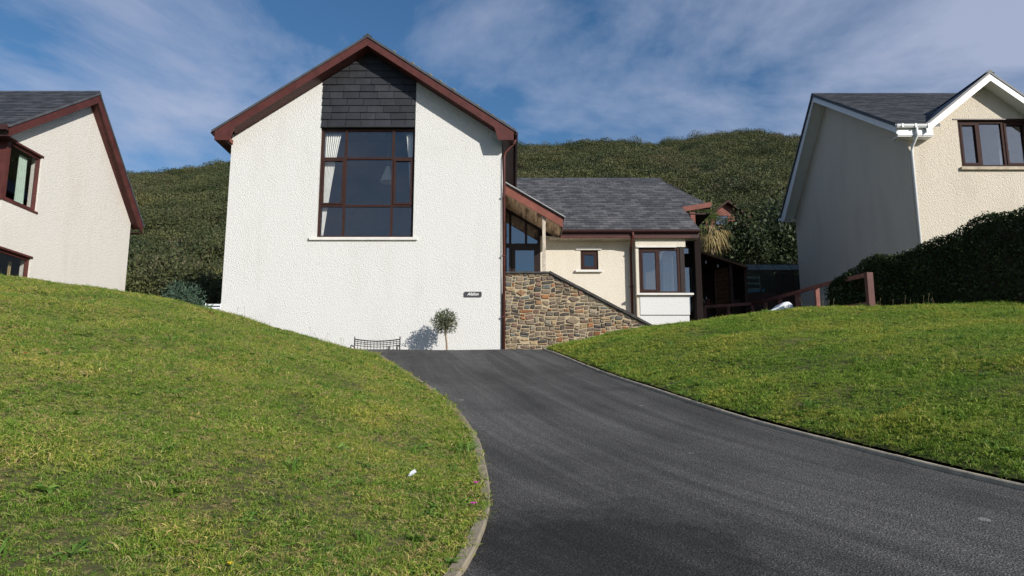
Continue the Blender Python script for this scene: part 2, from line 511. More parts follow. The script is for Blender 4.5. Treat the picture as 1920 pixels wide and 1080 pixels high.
def leaves(centres, size, aspect=0.5, up=0.3, jitter=0.35, outward=None):
    """diamond leaf faces at the given points (numpy); returns verts, faces"""
    n = len(centres)
    d = rng.normal(size=(n, 3)); d[:, 2] += up
    if outward is not None: d += outward
    d /= np.linalg.norm(d, axis=1)[:, None]
    e = rng.normal(size=(n, 3))
    e -= d * np.sum(d * e, axis=1)[:, None]
    e /= np.linalg.norm(e, axis=1)[:, None]
    L = size * (1 + jitter * rng.normal(size=n)).clip(0.4, 1.8)
    a = d * (L / 2)[:, None]; b = e * (L / 2 * aspect)[:, None]
    v = np.stack([centres - a, centres + b - a * 0.1, centres + a, centres - b - a * 0.1], axis=1).reshape(-1, 3)
    f = np.arange(n * 4).reshape(-1, 4)
    return v, f

def np_mesh(name, v, f, mat):
    me = bpy.data.meshes.new(name)
    nv, nf, k = len(v), len(f), f.shape[1]
    me.vertices.add(nv); me.vertices.foreach_set('co', np.asarray(v, dtype=np.float32).ravel())
    me.loops.add(nf * k); me.loops.foreach_set('vertex_index', np.asarray(f, dtype=np.int32).ravel())
    me.polygons.add(nf)
    me.polygons.foreach_set('loop_start', np.arange(0, nf * k, k, dtype=np.int32))
    me.polygons.foreach_set('loop_total', np.full(nf, k, dtype=np.int32))
    me.update(calc_edges=True)
    me.materials.append(MATS[mat])
    return me

def sm(a, b, x):
    t = min(1, max(0, (x - a) / (b - a))); return t * t * (3 - 2 * t)

def clip_poly(poly, nx, ny, c):
    """keep the part of a 2D polygon where nx*x + ny*y <= c"""
    out = []
    for k in range(len(poly)):
        p, q = poly[k], poly[(k + 1) % len(poly)]
        dp = nx*p[0] + ny*p[1] - c; dq = nx*q[0] + ny*q[1] - c
        if dp <= 0: out.append(p)
        if (dp < 0 < dq) or (dq < 0 < dp):
            t = dp / (dp - dq); out.append((p[0] + (q[0]-p[0])*t, p[1] + (q[1]-p[1])*t))
    return out

# ------------------------------------------------------------------ ground
KL = [(-6,-7),(-3.0,0),(-1.6,1.5),(-.8,2.8),(-.45,3.6),(-.27,4.34),(-.19,4.95),(-.16,5.64),(-.23,6.75),(-.41,8.31),(-.79,10.13),
      (-1.4,12.31),(-2.48,15.5),(-3.44,17.75),(-4.4,18.75),(-5.6,19.4),(-7.5,20.0),(-9.5,20.6),(-12,21.2)]
KR = [(9,-7),(7,1.5),(4.95,4.5),(4.03,6.06),(3.6,6.99),(2.82,9.13),(2.09,12.31),(1.49,14.99),(.95,17.5),(.78,18.3),(.84,18.7),
      (1.15,19.1),(2.0,19.5),(3.5,19.9),(6,20.3)]
def hermite(P):
    xs = [p[0] for p in P]; ys = [p[1] for p in P]
    m = []
    for i in range(len(P)):
        a, b = max(0, i-1), min(len(P)-1, i+1)
        m.append((xs[b]-xs[a]) / (ys[b]-ys[a]))
    def f(Y):
        if Y <= ys[0]: return xs[0] + m[0]*(Y-ys[0])
        if Y >= ys[-1]: return xs[-1]
        for i in range(len(P)-1):
            if Y <= ys[i+1]:
                h = ys[i+1]-ys[i]; t = (Y-ys[i])/h
                return ((2*t**3-3*t*t+1)*xs[i] + (t**3-2*t*t+t)*h*m[i] + (-2*t**3+3*t*t)*xs[i+1] + (t**3-t*t)*h*m[i+1])
    return f
kerbL = hermite(KL); kerbR = hermite(KR)

def zd0(Y):                       # drive slope up to its crest
    m = 0.168*Y + 0.10*sm(13, 18.5, Y); b = 3.30; k = 0.16
    h = max(0, min(1, .5 + .5*(b-m)/k))
    return b*(1-h) + m*h - k*h*(1-h)
def zd(Y): return zd0(Y) - 0.42*sm(19.4, 21.0, Y)
def lawn_noise(X, Y):
    return 0.03*math.sin(1.3*X+.7*Y) + 0.025*math.sin(2.1*Y-1.1*X+1) + 0.012*math.sin(4.3*X+2.9*Y)
def zL(X, Y):
    d = max(0, kerbL(Y) - X)
    g = 0.70 + 0.30*sm(5, 15, Y)
    de = d - .45*(1-math.exp(-d/.45))
    return zd0(Y) + 0.035 + g*2.42*(1-math.exp(-de/5.8)) - .38*sm(15.5, 19.5, Y)*min(1, d) + lawn_noise(X, Y)*min(1, d)
def zR(X, Y):
    d = max(0, X - kerbR(Y))
    return zd0(Y) + 0.03 + 1.29*(1-math.exp(-d/3.6)) - .2*sm(16, 20, Y)*min(1, d) + lawn_noise(X+9, Y)*min(1, d)
def hill(X, Y):
    ridge = 44.2 + 0.058*X + 0.5*math.sin(X*.05+1) if X < 40 else 44.2 + 2.3 + 0.5*math.sin(3) + 0.01*(X-40)
    t = (Y - 33) / 87.0
    if t <= 0: return 6.2
    z = 6.2 + (ridge - 6.2)*min(1.0, t)
    if t > 1: z = ridge + (Y-120)*0.02
    z += (0.45*math.sin(X*.16+Y*.07) + 0.35*math.sin(X*.31-Y*.21+2))*sm(36, 60, Y)
    return z
def terrain(X, Y):
    if Y < -60: return -10.2
    Yc = Y
    dl = kerbL(Yc) - X; dr = X - kerbR(Yc)
    if Y < 22:
        if dl > 1.3: zf = zL(X, Yc) - 0.10 - 0.2*math.exp(-(dl-1.3))
        elif dr > 1.3: zf = zR(X, Yc) - 0.10 - 0.2*math.exp(-(dr-1.3))
        else: zf = zd(Yc) - 0.25
    else: zf = 3.0
    side = max(sm(-8.6, -10.5, X) if X < 0 else 0, sm(3.4, 4.4, X))
    base = 2.7 + 1.5*side
    zb = base + (6.2 - base)*sm(23, 33, Y)
    if Y > 33: zb = hill(X, Y)
    t = sm(20.2, 22.5, Y)
    return zf*(1-t) + zb*t

def axis(segs):
    out = []
    for a, b, st in segs:
        k = max(1, int(round((b-a)/st)))
        out += [a + (b-a)*i/k for i in range(k)]
    out.append(segs[-1][1]); return out
gx = axis([(-900,-200,100),(-200,-60,7),(-60,-22,2.5),(-22,22,0.8),(22,60,2.5),(60,200,7),(200,900,100)])
gy = axis([(-900,-100,100),(-100,-10,6),(-10,26,0.8),(26,130,2.5),(130,200,10),(200,900,100)])
gv = [(x, y, terrain(x, y)) for y in gy for x in gx]
nx_ = len(gx)
gf = [(j*nx_+i, j*nx_+i+1, (j+1)*nx_+i+1, (j+1)*nx_+i) for j in range(len(gy)-1) for i in range(nx_-1)]
me = raw_mesh('terrain', gv, gf, 'scrub_soil')
for p in me.polygons: p.use_smooth = True
tag(add_obj('terrain', me, None), 'dark scrubby hillside ground rising behind the houses', 'hillside', kind='structure')

# driveway
def sheet(name, mat, ys, xfun, zfun, nu, uvs=True):
    v = []; uvl = []
    for y in ys:
        xs = xfun(y)
        for x in xs:
            v.append((x, y, zfun(x, y)))
            uvl.append(x)
    f = []
    nU = nu
    for j in range(len(ys)-1):
        for i in range(nU-1):
            f.append((j*nU+i, j*nU+i+1, (j+1)*nU+i+1, (j+1)*nU+i))
    me = raw_mesh(name, v, f, mat)
    for p in me.polygons: p.use_smooth = True
    return me
dys = axis([(-7, 3, 0.5), (3, 22.2, 0.2)])
NU = 26
def dxs(y):
    a, b = kerbL(y) - 0.03, kerbR(y) + 0.03
    if y > 21.45: a, b = max(a, -12), min(b, 6)
    return [a + (b-a)*i/(NU-1) for i in range(NU)]
me = sheet('driveway', 'asphalt', dys, dxs, lambda x, y: zd(y) + 0.010*math.sin(x*1.7+y*.4), NU)
uvlay = me.uv_layers.new(name='UVMap')
for lp in me.loops:
    co = me.vertices[lp.vertex_index].co
    row, colm = divmod(lp.vertex_index, NU)
    # distance from the right-hand edge, so that wheel streaks follow the curve
    uvlay.data[lp.index].uv = (kerbR(min(co.y, 18.3)) - co.x, co.y)
tag(add_obj('driveway', me, None), 'curving dark grey asphalt driveway climbing to the white house', 'driveway', kind='structure')

# kerb edging, each length a piece
def kerb(name, kf, y0, y1, width, side, label, mat):
    root = empty(name, (kf(y0), y0, zd(y0)))
    tag(root, label, 'kerb', kind='structure')
    pts = []; y = y0
    while y < y1:
        pts.append(Vector((kf(y), y, 0))); y += 0.04
    acc = [0]
    for a, b in zip(pts, pts[1:]): acc.append(acc[-1] + (b-a).length)
    L = 0.915; k = 0
    while k*L < acc[-1]:
        jg_ = 0.006 if side < 0 else -0.045
        idx = [i for i, s_ in enumerate(acc) if k*L + jg_ <= s_ <= (k+1)*L - jg_]
        k += 1
        if len(idx) < 4: continue
        pick = [idx[int(round(t*(len(idx)-1)/5))] for t in range(6)]
        mb = MB(); jt = 1.0 if side < 0 else .35; dz = random.uniform(-.006, .006)*jt; off = random.uniform(-.008, .008)*jt
        i0 = len(mb.v)
        for q in pick:
            p = pts[q]; tdir = (pts[min(q+1, len(pts)-1)] - pts[max(q-1, 0)]).normalized()
            nrm = Vector((tdir.y, -tdir.x, 0)) * side     # points away from the drive
            z = zd0(p.y) if p.y < 19 else zd(p.y)
            kh = .050 if side < 0 else .046
            for (o_, h_) in ((0, -.12), (0.0, kh-.010), (0.010, kh), (width-.010, kh), (width, kh-.010), (width, -.12)):
                w_ = p + nrm*(o_+off)
                mb.v.append((w_.x, w_.y, z + h_ + dz))
        for j in range(5):
            for e in range(6):
                a = i0+j*6+e; b = i0+j*6+(e+1) % 6
                mb.f.append((a, b, b+6, a+6))
        mb.f.append(tuple(i0+e for e in range(6))); mb.f.append(tuple(i0+30+e for e in range(6)))
        mb.build('kerb_stone', mat, root)
    return root
kerb('driveway_kerb', kerbL, 2.6, 19.6, 0.085, -1, 'pale concrete edging curving along the left lawn beside the driveway', 'concrete')
kerb('driveway_kerb', kerbR, 3.2, 19.7, 0.055, 1, 'thin concrete edging along the driveway below the lawn with the hedge', 'concrete_grey')

# lawns
def lawn(name, side, label):
    ys = axis([(1.0, 22.4, 0.2)])
    N = 56
    def xs(y):
        out = []
        for i in range(N):
            t = i/(N-1); d = (0.07 if side < 0 else .085) + 17*t**1.7
            out.append(kerbL(y)-d if side < 0 else kerbR(y)+d)
        return out
    zf = zL if side < 0 else zR
    me = sheet(name, 'lawn_soil', ys, xs, zf, N)
    tag(add_obj(name, me, None), label, 'lawn', kind='structure')
    return ys, xs, N, zf
LL = lawn('lawn', -1, 'mown grass bank between the driveway and the neighbouring house with red trim')
LR = lawn('lawn', 1, 'mown green bank between the driveway and the dark hedge')

# ------------------------------------------------------------------ roof slates
def slates(parent, poly_uv, origin, uvec, svec, nvec, width, gauge, mat, singles, seed, thick=0.012, name='slate'):
    """lay courses of slates over a convex roof polygon given in (u, s) metres"""
    rs = random.Random(seed)
    O, U, S, N = (Vector(q) for q in (origin, uvec, svec, nvec))
    umin = min(p[0] for p in poly_uv); umax = max(p[0] for p in poly_uv)
    smin = min(p[1] for p in poly_uv); smax = max(p[1] for p in poly_uv)
    cen = (sum(p[0] for p in poly_uv)/len(poly_uv), sum(p[1] for p in poly_uv)/len(poly_uv))
    planes = []
    for k in range(len(poly_uv)):
        p, q = poly_uv[k], poly_uv[(k+1) % len(poly_uv)]
        nx, ny = q[1]-p[1], -(q[0]-p[0])
        c = nx*p[0] + ny*p[1]
        if nx*cen[0] + ny*cen[1] > c: nx, ny, c = -nx, -ny, -c
        planes.append((nx, ny, c))
    items = []; row = 0; s = smin
    while s < smax:
        u = umin - width*(0.5 if row % 2 else 0.0) + rs.uniform(-.02, .02)
        while u < umax:
            g = 0.004
            dl = rs.uniform(-.006, .006)
            poly = [(u+g, s+dl), (u+width-g, s+dl+rs.uniform(-.003, .003)), (u+width-g, s+gauge*1.12), (u+g, s+gauge*1.12)]
            for pl in planes: 
                poly = clip_poly(poly, *pl) if len(poly) >= 3 else []
            if len(poly) >= 3:
                ar = abs(sum(poly[k][0]*poly[(k+1) % len(poly)][1]-poly[(k+1) % len(poly)][0]*poly[k][1] for k in range(len(poly))))/2
                if ar > 0.004: items.append((poly, s, rs.uniform(0, .005)))
            u += width
        s += gauge; row += 1
    def add(mb, poly, s0, lift):
        pts = []
        for (uu, ss) in poly:
            h = 0.020*(1 - (ss - s0)/(gauge*1.12)) + lift
            pts.append(O + U*uu + S*ss + N*(h + 0.006))
        mb.prism(pts, tuple(-N*thick))
    rest = MB()
    for k, (poly, s0, lift) in enumerate(items):
        if k < singles:
            mb = MB(); add(mb, poly, s0, lift); mb.build(name, mat, parent)
        else: add(rest, poly, s0, lift)
    if rest.v:
        tag(rest.build(name + '_courses', mat, parent), kind='stuff')
    return len(items)

# ------------------------------------------------------------------ windows
def window(parent, plane, u0, u1, v0, v1, cols, rows, fr=0.07, dep=0.07, mat='frame_brown', glass='glass', casements=(), name='window'):
    """frame with bars and one pane per opening; plane(u, v, w) maps to the world, w = outwards"""
    def bx(mb, a0, a1, b0, b1, w0, w1):
        P = [plane(a, b, w) for a, b, w in ((a0,b0,w0),(a1,b0,w0),(a1,b1,w0),(a0,b1,w0),(a0,b0,w1),(a1,b0,w1),(a1,b1,w1),(a0,b1,w1))]
        i = len(mb.v); mb.v += P
        for f in ((0,3,2,1),(4,5,6,7),(0,1,5,4),(1,2,6,5),(2,3,7,6),(3,0,4,7)): mb.f.append(tuple(i+k for k in f))
    mb = MB()
    us = [u0] + list(cols) + [u1]; vs_ = [v0] + list(rows) + [v1]
    bx(mb, u0, u0+fr, v0, v1, 0, dep); bx(mb, u1-fr, u1, v0, v1, 0, dep)
    bx(mb, u0+fr, u1-fr, v0, v0+fr, 0, dep-.004); bx(mb, u0+fr, u1-fr, v1-fr, v1, 0, dep-.004)
    for c in cols: bx(mb, c-fr/2, c+fr/2, v0+fr, v1-fr, 0, dep-.008)
    for r_ in rows:
        for i in range(len(us)-1):
            a = us[i] + (fr if i == 0 else fr/2); b = us[i+1] - (fr if i == len(us)-2 else fr/2)
            bx(mb, a, b, r_-fr/2, r_+fr/2, 0, dep-.012)
    w = mb.build(name, mat, parent)
    for i in range(len(us)-1):
        for j in range(len(vs_)-1):
            a = us[i] + (fr if i == 0 else fr/2); b = us[i+1] - (fr if i == len(us)-2 else fr/2)
            c = vs_[j] + (fr if j == 0 else fr/2); d = vs_[j+1] - (fr if j == len(vs_)-2 else fr/2)
            if (i, j) in casements:
                t = .055; m2 = MB()
                bx(m2, a, a+t, c, d, .012, dep+.012); bx(m2, b-t, b, c, d, .012, dep+.012)
                bx(m2, a+t, b-t, c, c+t, .012, dep+.010); bx(m2, a+t, b-t, d-t, d, .012, dep+.010)
                m2.build('casement', mat, w)
                a, b, c, d = a+t, b-t, c+t, d-t
            m3 = MB()
            bx(m3, a-.008, b+.008, c-.008, d+.008, .026, .032)
            m3.build('pane', glass, w)
    return w
def front(Y): return lambda u, v, w: (u, Y - w, v)          # faces the camera side (-Y)

# ------------------------------------------------------------------ the white house
house = empty('white_house', (-4.4, 21.5, 2.7))
tag(house, 'white roughcast gabled house with tall grid window, slate-hung gable and slate-roofed wing', 'house')
WX0, WX1, WY, ZB = -8.47, -0.31, 21.5, 2.5
AX, AZ, SL = -4.37, 12.95, 0.672           # roof apex (top of slates) and slope
def roofz(x): return AZ - SL*abs(x-AX)
PX0, PX1 = -5.79, -2.93                     # slate and window panel
mb = MB()
u_ = 0.22
mb.xz([(WX0, ZB), (PX0, ZB), (PX0, roofz(PX0)-u_), (WX0, roofz(WX0)-u_)], WY, WY+.3)
mb.xz([(PX1, ZB), (WX1, ZB), (WX1, roofz(WX1)-u_), (PX1, roofz(PX1)-u_)], WY, WY+.3)
mb.xz([(PX0, ZB), (PX1, ZB), (PX1, 6.76), (PX0, 6.76)], WY, WY+.3)
mb.build('front_wall', 'render_white', house)
MB().box(WX0, WX0+.3, WY+.3, 29.4, ZB, roofz(WX0)-u_-.02).build('side_wall', 'render_white', house)
MB().box(WX1-.3, WX1, WY+.3, 29.4, ZB, roofz(WX1)-u_-.02).build('side_wall', 'render_white', house)
MB().xz([(WX0, ZB), (WX1, ZB), (WX1, roofz(WX1)-u_), (AX, AZ-u_), (WX0, roofz(WX0)-u_)], 29.4, 29.7).build('back_wall', 'render_white', house)
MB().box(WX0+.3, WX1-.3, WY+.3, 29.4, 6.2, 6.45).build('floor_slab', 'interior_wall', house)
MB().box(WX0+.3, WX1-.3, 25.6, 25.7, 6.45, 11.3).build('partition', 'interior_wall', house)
# window sill
sill = MB().box(-5.99, -2.79, WY-.07, WY+.12, 6.70, 6.79)
sill.build('window_sill', 'paint_white', house, bevel=.01)
window(house, front(WY+.17), PX0+.01, PX1-.01, 6.80, 10.20, [-5.03, -3.60], [7.79, 9.27], .065, .08, 'frame_brown', 'glass', casements=((0, 1), (2, 1)))
# slate-hung gable: backing and single slates
MB().xz([(PX0, 10.24), (PX1, 10.24), (PX1, roofz(PX1)-u_), (AX, AZ-u_-.02), (PX0, roofz(PX0)-u_)], WY+.02, WY+.28).build('gable_backing', 'slate_hung', house)
hung = MB().box(PX0+.002, PX1-.002, WY-.035, WY+.02, 10.215, 10.25).build('slate_cladding', 'slate_hung', house)
rs = random.Random(5); row = 0; z = 10.24
while z < 12.75:
    x = PX0 - rs.uniform(0.05, 0.45)
    while x < PX1:
        w = rs.choice((.42, .46, .5, .5, .55))
        poly = [(x+.006, z+rs.uniform(-.005, .005)), (x+w-.006, z+rs.uniform(-.005, .005)), (x+w-.006, z+.25), (x+.006, z+.25)]
        for pl in ((-1, 0, -(PX0+.01)), (1, 0, PX1-.01), (SL, 1, AZ-u_+SL*AX), (-SL, 1, AZ-u_-SL*AX)):
            poly = clip_poly(poly, *pl) if len(poly) >= 3 else []
        if len(poly) >= 3 and max(p[0] for p in poly)-min(p[0] for p in poly) > .03:
            pts = [(px, WY - .004 - .030*(1-(pz-z)/.25) - .004*((row*7+int(x*10)) % 3), pz) for px, pz in poly]
            MB().prism(pts, (0, .010, 0)).build('slate', 'slate_hung', hung)
        x += w
    z += .225; row += 1
# roof slabs
OV = 20.98                                   # front of the verge
EL, ER = AX-4.46, AX+4.46
def slab(mb, x0, x1, y0, y1, top, th):
    a, b = roofz(x0)+top, roofz(x1)+top
    mb.xz([(x0, a-th), (x1, b-th), (x1, b), (x0, a)], y0, y1)
mb = MB(); slab(mb, EL-.05, AX, OV-.03, 29.9, 0, .075); slab(mb, AX, ER+.05, OV-.03, 29.9, 0, .075)
roof = mb.build('roof', 'slate_dark', house)
for k in range(14):                          # moss and broken mortar on the right-hand verge
    x = AX + 0.9 + k*.25 + random.uniform(-.1, .1); s_ = random.uniform(.02, .05)
    MB().tube([(x-s_*1.6, OV+.02, roofz(x-s_*1.6)-.01), (x, OV+.02, roofz(x)+s_*.5), (x+s_*1.6, OV+.02, roofz(x+s_*1.6)-.01)], [s_*.5, s_, s_*.5], 6).build('moss_cushion', 'moss', roof)
for k in range(19):
    MB().xz([(AX-.13, AZ-.06), (AX, AZ+.055), (AX+.13, AZ-.06), (AX, AZ-.02)], OV-.03+k*.46, OV-.03+k*.46+.45).build('ridge_tile', 'slate_dark', roof)
# bargeboards with boxed feet
def barge(sgn):
    xe = AX + sgn*4.42
    t0 = .078
    zfoot = roofz(xe) - .36
    xi = AX + sgn*(4.42-.46)
    lo = .33
    pts = [(AX, AZ-t0), (xe, roofz(xe)-t0), (xe, zfoot), (xi, zfoot), (xi-sgn*.11, roofz(xi-sgn*.11)-lo-.02), (AX, AZ-lo)]
    MB().xz(pts, OV, OV+.035).build('bargeboard', 'paint_red', house)
    a = AX + sgn*.0; b = xi
    # verge soffit between board and wall
    MB().xz([(AX, AZ-lo+.03), (b, roofz(b)-lo+.03), (b, roofz(b)-lo+.055), (AX, AZ-lo+.055)], OV+.035, WY-.002).build('verge_soffit', 'paint_red', house)
    # boxed eave along the side wall: bottom board, end board, fascia
    wx = WX0 if sgn < 0 else WX1
    x0, x1 = sorted((wx, xe))
    mb = MB()
    mb.box(x0+.002, x1-.002, OV+.037, 29.6, zfoot+.01, zfoot+.035)
    mb.build('eave_soffit', 'gutter_brown', house)
    x0, x1 = sorted((xe-sgn*.03, xe))
    MB().box(x0, x1, OV+.037, 29.6, zfoot+.036, roofz(xe)-.09).build('fascia', 'paint_red' if sgn > 0 else 'gutter_brown', house)
    gxx = xe + sgn*.065
    zt = roofz(xe)-.10
    prof = [(gxx-.06, zt), (gxx-.055, zt-.05), (gxx-.02, zt-.085), (gxx+.02, zt-.085), (gxx+.055, zt-.05), (gxx+.06, zt), (gxx+.05, zt), (gxx, zt-.07), (gxx-.05, zt)]
    MB().xz(prof, OV+.02, 29.6).build('gutter', 'gutter_brown', house)
barge(-1); barge(1)
MB().box(WX0-.02, WX0+.045, OV+.04, WY-.002, roofz(WX0)-.52, roofz(WX0)-.40).build('corbel', 'paint_red_faded', house)
# front downpipe on the right-hand corner
zf_ = roofz(AX+4.42) - .16
MB().tube([(.10, WY-.1, zf_), (.08, WY-.1, zf_-.12), (-.20, WY-.06, zf_-.42), (-.235, WY-.055, zf_-.55), (-.235, WY-.055, ZB+.2)], .042, 8).build('downpipe', 'paint_red', house, True)
for z in (4.4, 6.2, 8.0):
    MB().box(-.295, -.175, WY-.11, WY, z, z+.035).build('pipe_bracket', 'paint_red', house)

# ---- wing
EY, EZ_, WS = 23.36, 7.50, 0.60              # eave line and slope of the wing roof
def wz(y): return EZ_ + WS*(y-EY)
RY = 29.4
wing_wall = MB().box(.93, 3.98, 23.9, 24.15, 3.2, 7.42)
# opening for the little window is cut by building the wall in four blocks
wing_wall = MB()
wing_wall.box(.93, 2.24, 23.9, 24.15, 3.2, 7.42).box(2.82, 3.98, 23.9, 24.15, 3.2, 7.42).box(2.24, 2.82, 23.9, 24.15, 3.2, 6.28).box(2.24, 2.82, 23.9, 24.15, 6.93, 7.42)
wing_wall.build('wing_wall', 'render_cream', house)
window(house, front(24.02), 2.245, 2.815, 6.285, 6.925, [], [], .07, .07, 'frame_brown', 'glass', casements=((0, 0),))
MB().box(2.09, 2.93, 23.85, 23.899, 6.95, 7.01).build('window_lintel', 'paint_white', house)
MB().box(2.07, 2.94, 23.80, 23.96, 6.205, 6.275).build('window_sill', 'paint_white', house)
# bay
mb = MB()
mb.box(3.99, 4.08, 23.55, 24.3, 4.0, 7.25)
mb.build('bay_pier', 'render_cream', house)
MB().box(4.083, 5.60, 23.545, 23.72, 6.97, 7.25).build('bay_header', 'render_cream', house)  # dimmer cream instead of white stands in for the eave's shadow
MB().box(4.00, 5.30, 23.49, 23.543, 6.945, 6.985).build('bay_head_trim', 'paint_white', house)
window(house, front(23.66), 4.085, 5.40, 5.45, 6.94, [4.72], [], .075, .08, 'frame_brown', 'glass_coated', casements=((0, 0),))
MB().box(3.97, 5.78, 23.42, 23.75, 5.385, 5.445).build('window_sill', 'paint_white', house)
MB().box(4.085, 5.66, 23.53, 24.3, 4.76, 5.38).build('bay_panel', 'render_smooth', house)
MB().box(4.085, 5.645, 23.56, 24.3, 3.8, 4.735).build('bay_plinth', 'render_smooth', house)
MB().box(5.42, 5.56, 23.58, 23.74, 5.447, 6.96).build('bay_corner_post', 'frame_dark', house)
# dark timber side of the bay and wing end
MB().box(5.665, 6.14, 24.3, 24.45, 3.6, 7.40).build('end_cladding', 'frame_black', house)
MB().box(5.95, 6.14, 23.75, 24.29, 3.6, 7.40).build('end_post', 'frame_black', house)
window(house, front(24.22), 5.60, 5.94, 4.95, 6.45, [], [], .03, .05, 'frame_dark', 'glass_coated')
window(house, front(24.22), 5.66, 5.93, 6.86, 7.20, [], [], .03, .05, 'frame_dark', 'glass_coated')
MB().box(6.0, 6.14, 24.46, 29.3, 3.6, 8.0).build('end_wall', 'timber_dark', house)
MB().box(4.085, 5.66, 24.9, 25.0, 3.8, 7.3).build('bay_back', 'interior_wall', house)
# roof deck, slates, ridge
deck = MB()
def rp(x, y, d=0): return (x, y + d*.514, wz(y) - d*.857)
poly = [(-.28, 25.35), (1.60, EY), (6.02, EY), (6.02, 25.72), (7.08, 25.80), (6.05, RY), (-.28, RY)]
deck.prism([rp(x, y) for x, y in poly], (0, .05, -.085))
wing_roof = deck.build('wing_roof', 'slate_dark', house)
k_ = math.sqrt(1 + WS*WS)
def uv_of(x, y): return (x, (y-EY)*k_)
U, S, N = (1, 0, 0), (0, 1/k_, WS/k_), (0, -WS/k_, 1/k_)
slates(wing_roof, [uv_of(1.45, EY-.05), uv_of(6.04, EY-.05), uv_of(6.04, 25.72), uv_of(-.3, 25.72), uv_of(-.3, 25.3)], (0, EY, EZ_), U, S, N, .30, .262, 'slate_roof', 165, 21)
slates(wing_roof, [uv_of(-.3, 25.735), uv_of(7.10, 25.735), uv_of(6.05, RY), uv_of(-.3, RY)], (0, EY, EZ_), U, S, N, .30, .262, 'slate_roof', 130, 22)
for k in range(14):
    x0 = -.1 + k*.445
    MB().yz([(RY-.14, wz(RY)-.06), (RY-.02, wz(RY)+.075), (RY+.02, wz(RY)+.075), (RY+.14, wz(RY)-.06), (RY, wz(RY))], x0, x0+.435).build('ridge_tile', 'slate_dark', wing_roof)
MB().prism([(7.10, 25.80, wz(25.8)+.03), (7.17, 25.80, wz(25.8)), (6.10, RY, wz(RY)), (6.03, RY, wz(RY)+.05)], (0, .02, -.06)).build('hip_capping', 'lead_grey', wing_roof)
back = MB().prism([(-.28, RY+.01, wz(RY)), (6.05, RY+.01, wz(RY)), (7.3, RY+3.5, wz(RY)-2.6), (-.28, RY+3.5, wz(RY)-2.6)], (0, 0, -.08))
back.build('rear_roof', 'slate_dark', house)
# eaves of the wing
MB().box(1.56, 6.03, EY+.06, EY+.085, 7.24, 7.44).build('fascia', 'gutter_brown', house)
MB().box(1.56, 5.75, EY+.03, EY+.058, 7.235, 7.30).build('fascia_trim', 'paint_red', house)
MB().box(1.2, 6.03, EY+.09, 23.898, 7.25, 7.275).build('eave_soffit', 'post_weathered', house)
prof = [(EY-.075, 7.49), (EY-.068, 7.44), (EY-.03, 7.40), (EY+.01, 7.40), (EY+.045, 7.44), (EY+.052, 7.49), (EY+.04, 7.49), (EY-.01, 7.42), (EY-.063, 7.49)]
MB().yz(prof, 1.62, 6.05).build('gutter', 'gutter_brown', house)
MB().tube([(3.88, EY-.01, 7.42), (3.88, EY, 7.28), (3.87, 23.74, 7.02), (3.87, 23.80, 6.9), (3.87, 23.80, 4.25)], .042, 8).build('downpipe', 'paint_red', house, True)
MB().box(3.81, 3.93, 23.76, 23.9, 5.70, 5.74).build('pipe_bracket', 'paint_red', house)
MB().prism([(6.03, 25.70, 8.74), (7.10, 25.70, 8.92), (7.10, 25.70, 9.10), (6.03, 25.70, 8.92)], (0, .03, 0)).build('end_fascia', 'paint_red_faded', house)
MB().box(6.05, 7.05, 25.74, 27.5, 8.66, 8.70).build('end_soffit', 'gutter_brown', house)
MB().box(6.35, 6.52, 25.76, 25.9, 7.7, 8.74).build('end_strut', 'paint_red_faded', house)
MB().box(6.16, 6.33, 25.9, 25.95, 8.0, 8.6).build('end_light', 'lead_grey', house)
# ---- entrance porch roof
PS = 0.605
def pz(x): return 8.74 - PS*(x+.28)
MB().xz([(-.28, pz(-.28)), (1.60, pz(1.60)), (1.60, pz(1.60)-.06), (-.28, pz(-.28)-.06)], 22.12, 25.6).build('porch_roof', 'slate_dark', house)
MB().xz([(-.28, pz(-.28)+.004), (1.63, pz(1.63)+.004), (1.63, pz(1.63)-.03), (-.28, pz(-.28)-.03)], 22.08, 22.118).build('porch_verge', 'lead_grey', house)
MB().xz([(-.28, pz(-.28)-.065), (1.56, pz(1.56)-.065), (1.56, pz(1.56)-.36), (-.28, pz(-.28)-.36)], 22.16, 22.20).build('porch_bargeboard', 'paint_red_faded', house)
sof = MB().xz([(-.28, pz(-.28)-.30), (1.52, pz(1.52)-.30), (1.52, pz(1.52)-.27), (-.28, pz(-.28)-.27)], 22.21, 23.88).build('porch_soffit', 'post_weathered', house)
for k in range(15):
    a = -.27 + k*.12; b = a + .113
    MB().xz([(a, pz(a)-.335), (b, pz(b)-.335), (b, pz(b)-.305), (a, pz(a)-.305)], 22.21, 23.86).build('soffit_board', 'soffit_timber', sof)
MB().box(1.54, 1.57, 22.21, 23.44, pz(1.56)-.36, pz(1.56)-.07).build('porch_fascia', 'gutter_brown', house)
MB().box(.93, 1.03, 22.25, 22.35, 5.1, pz(.98)-.33).build('porch_post', 'post_weathered', house, bevel=.008)
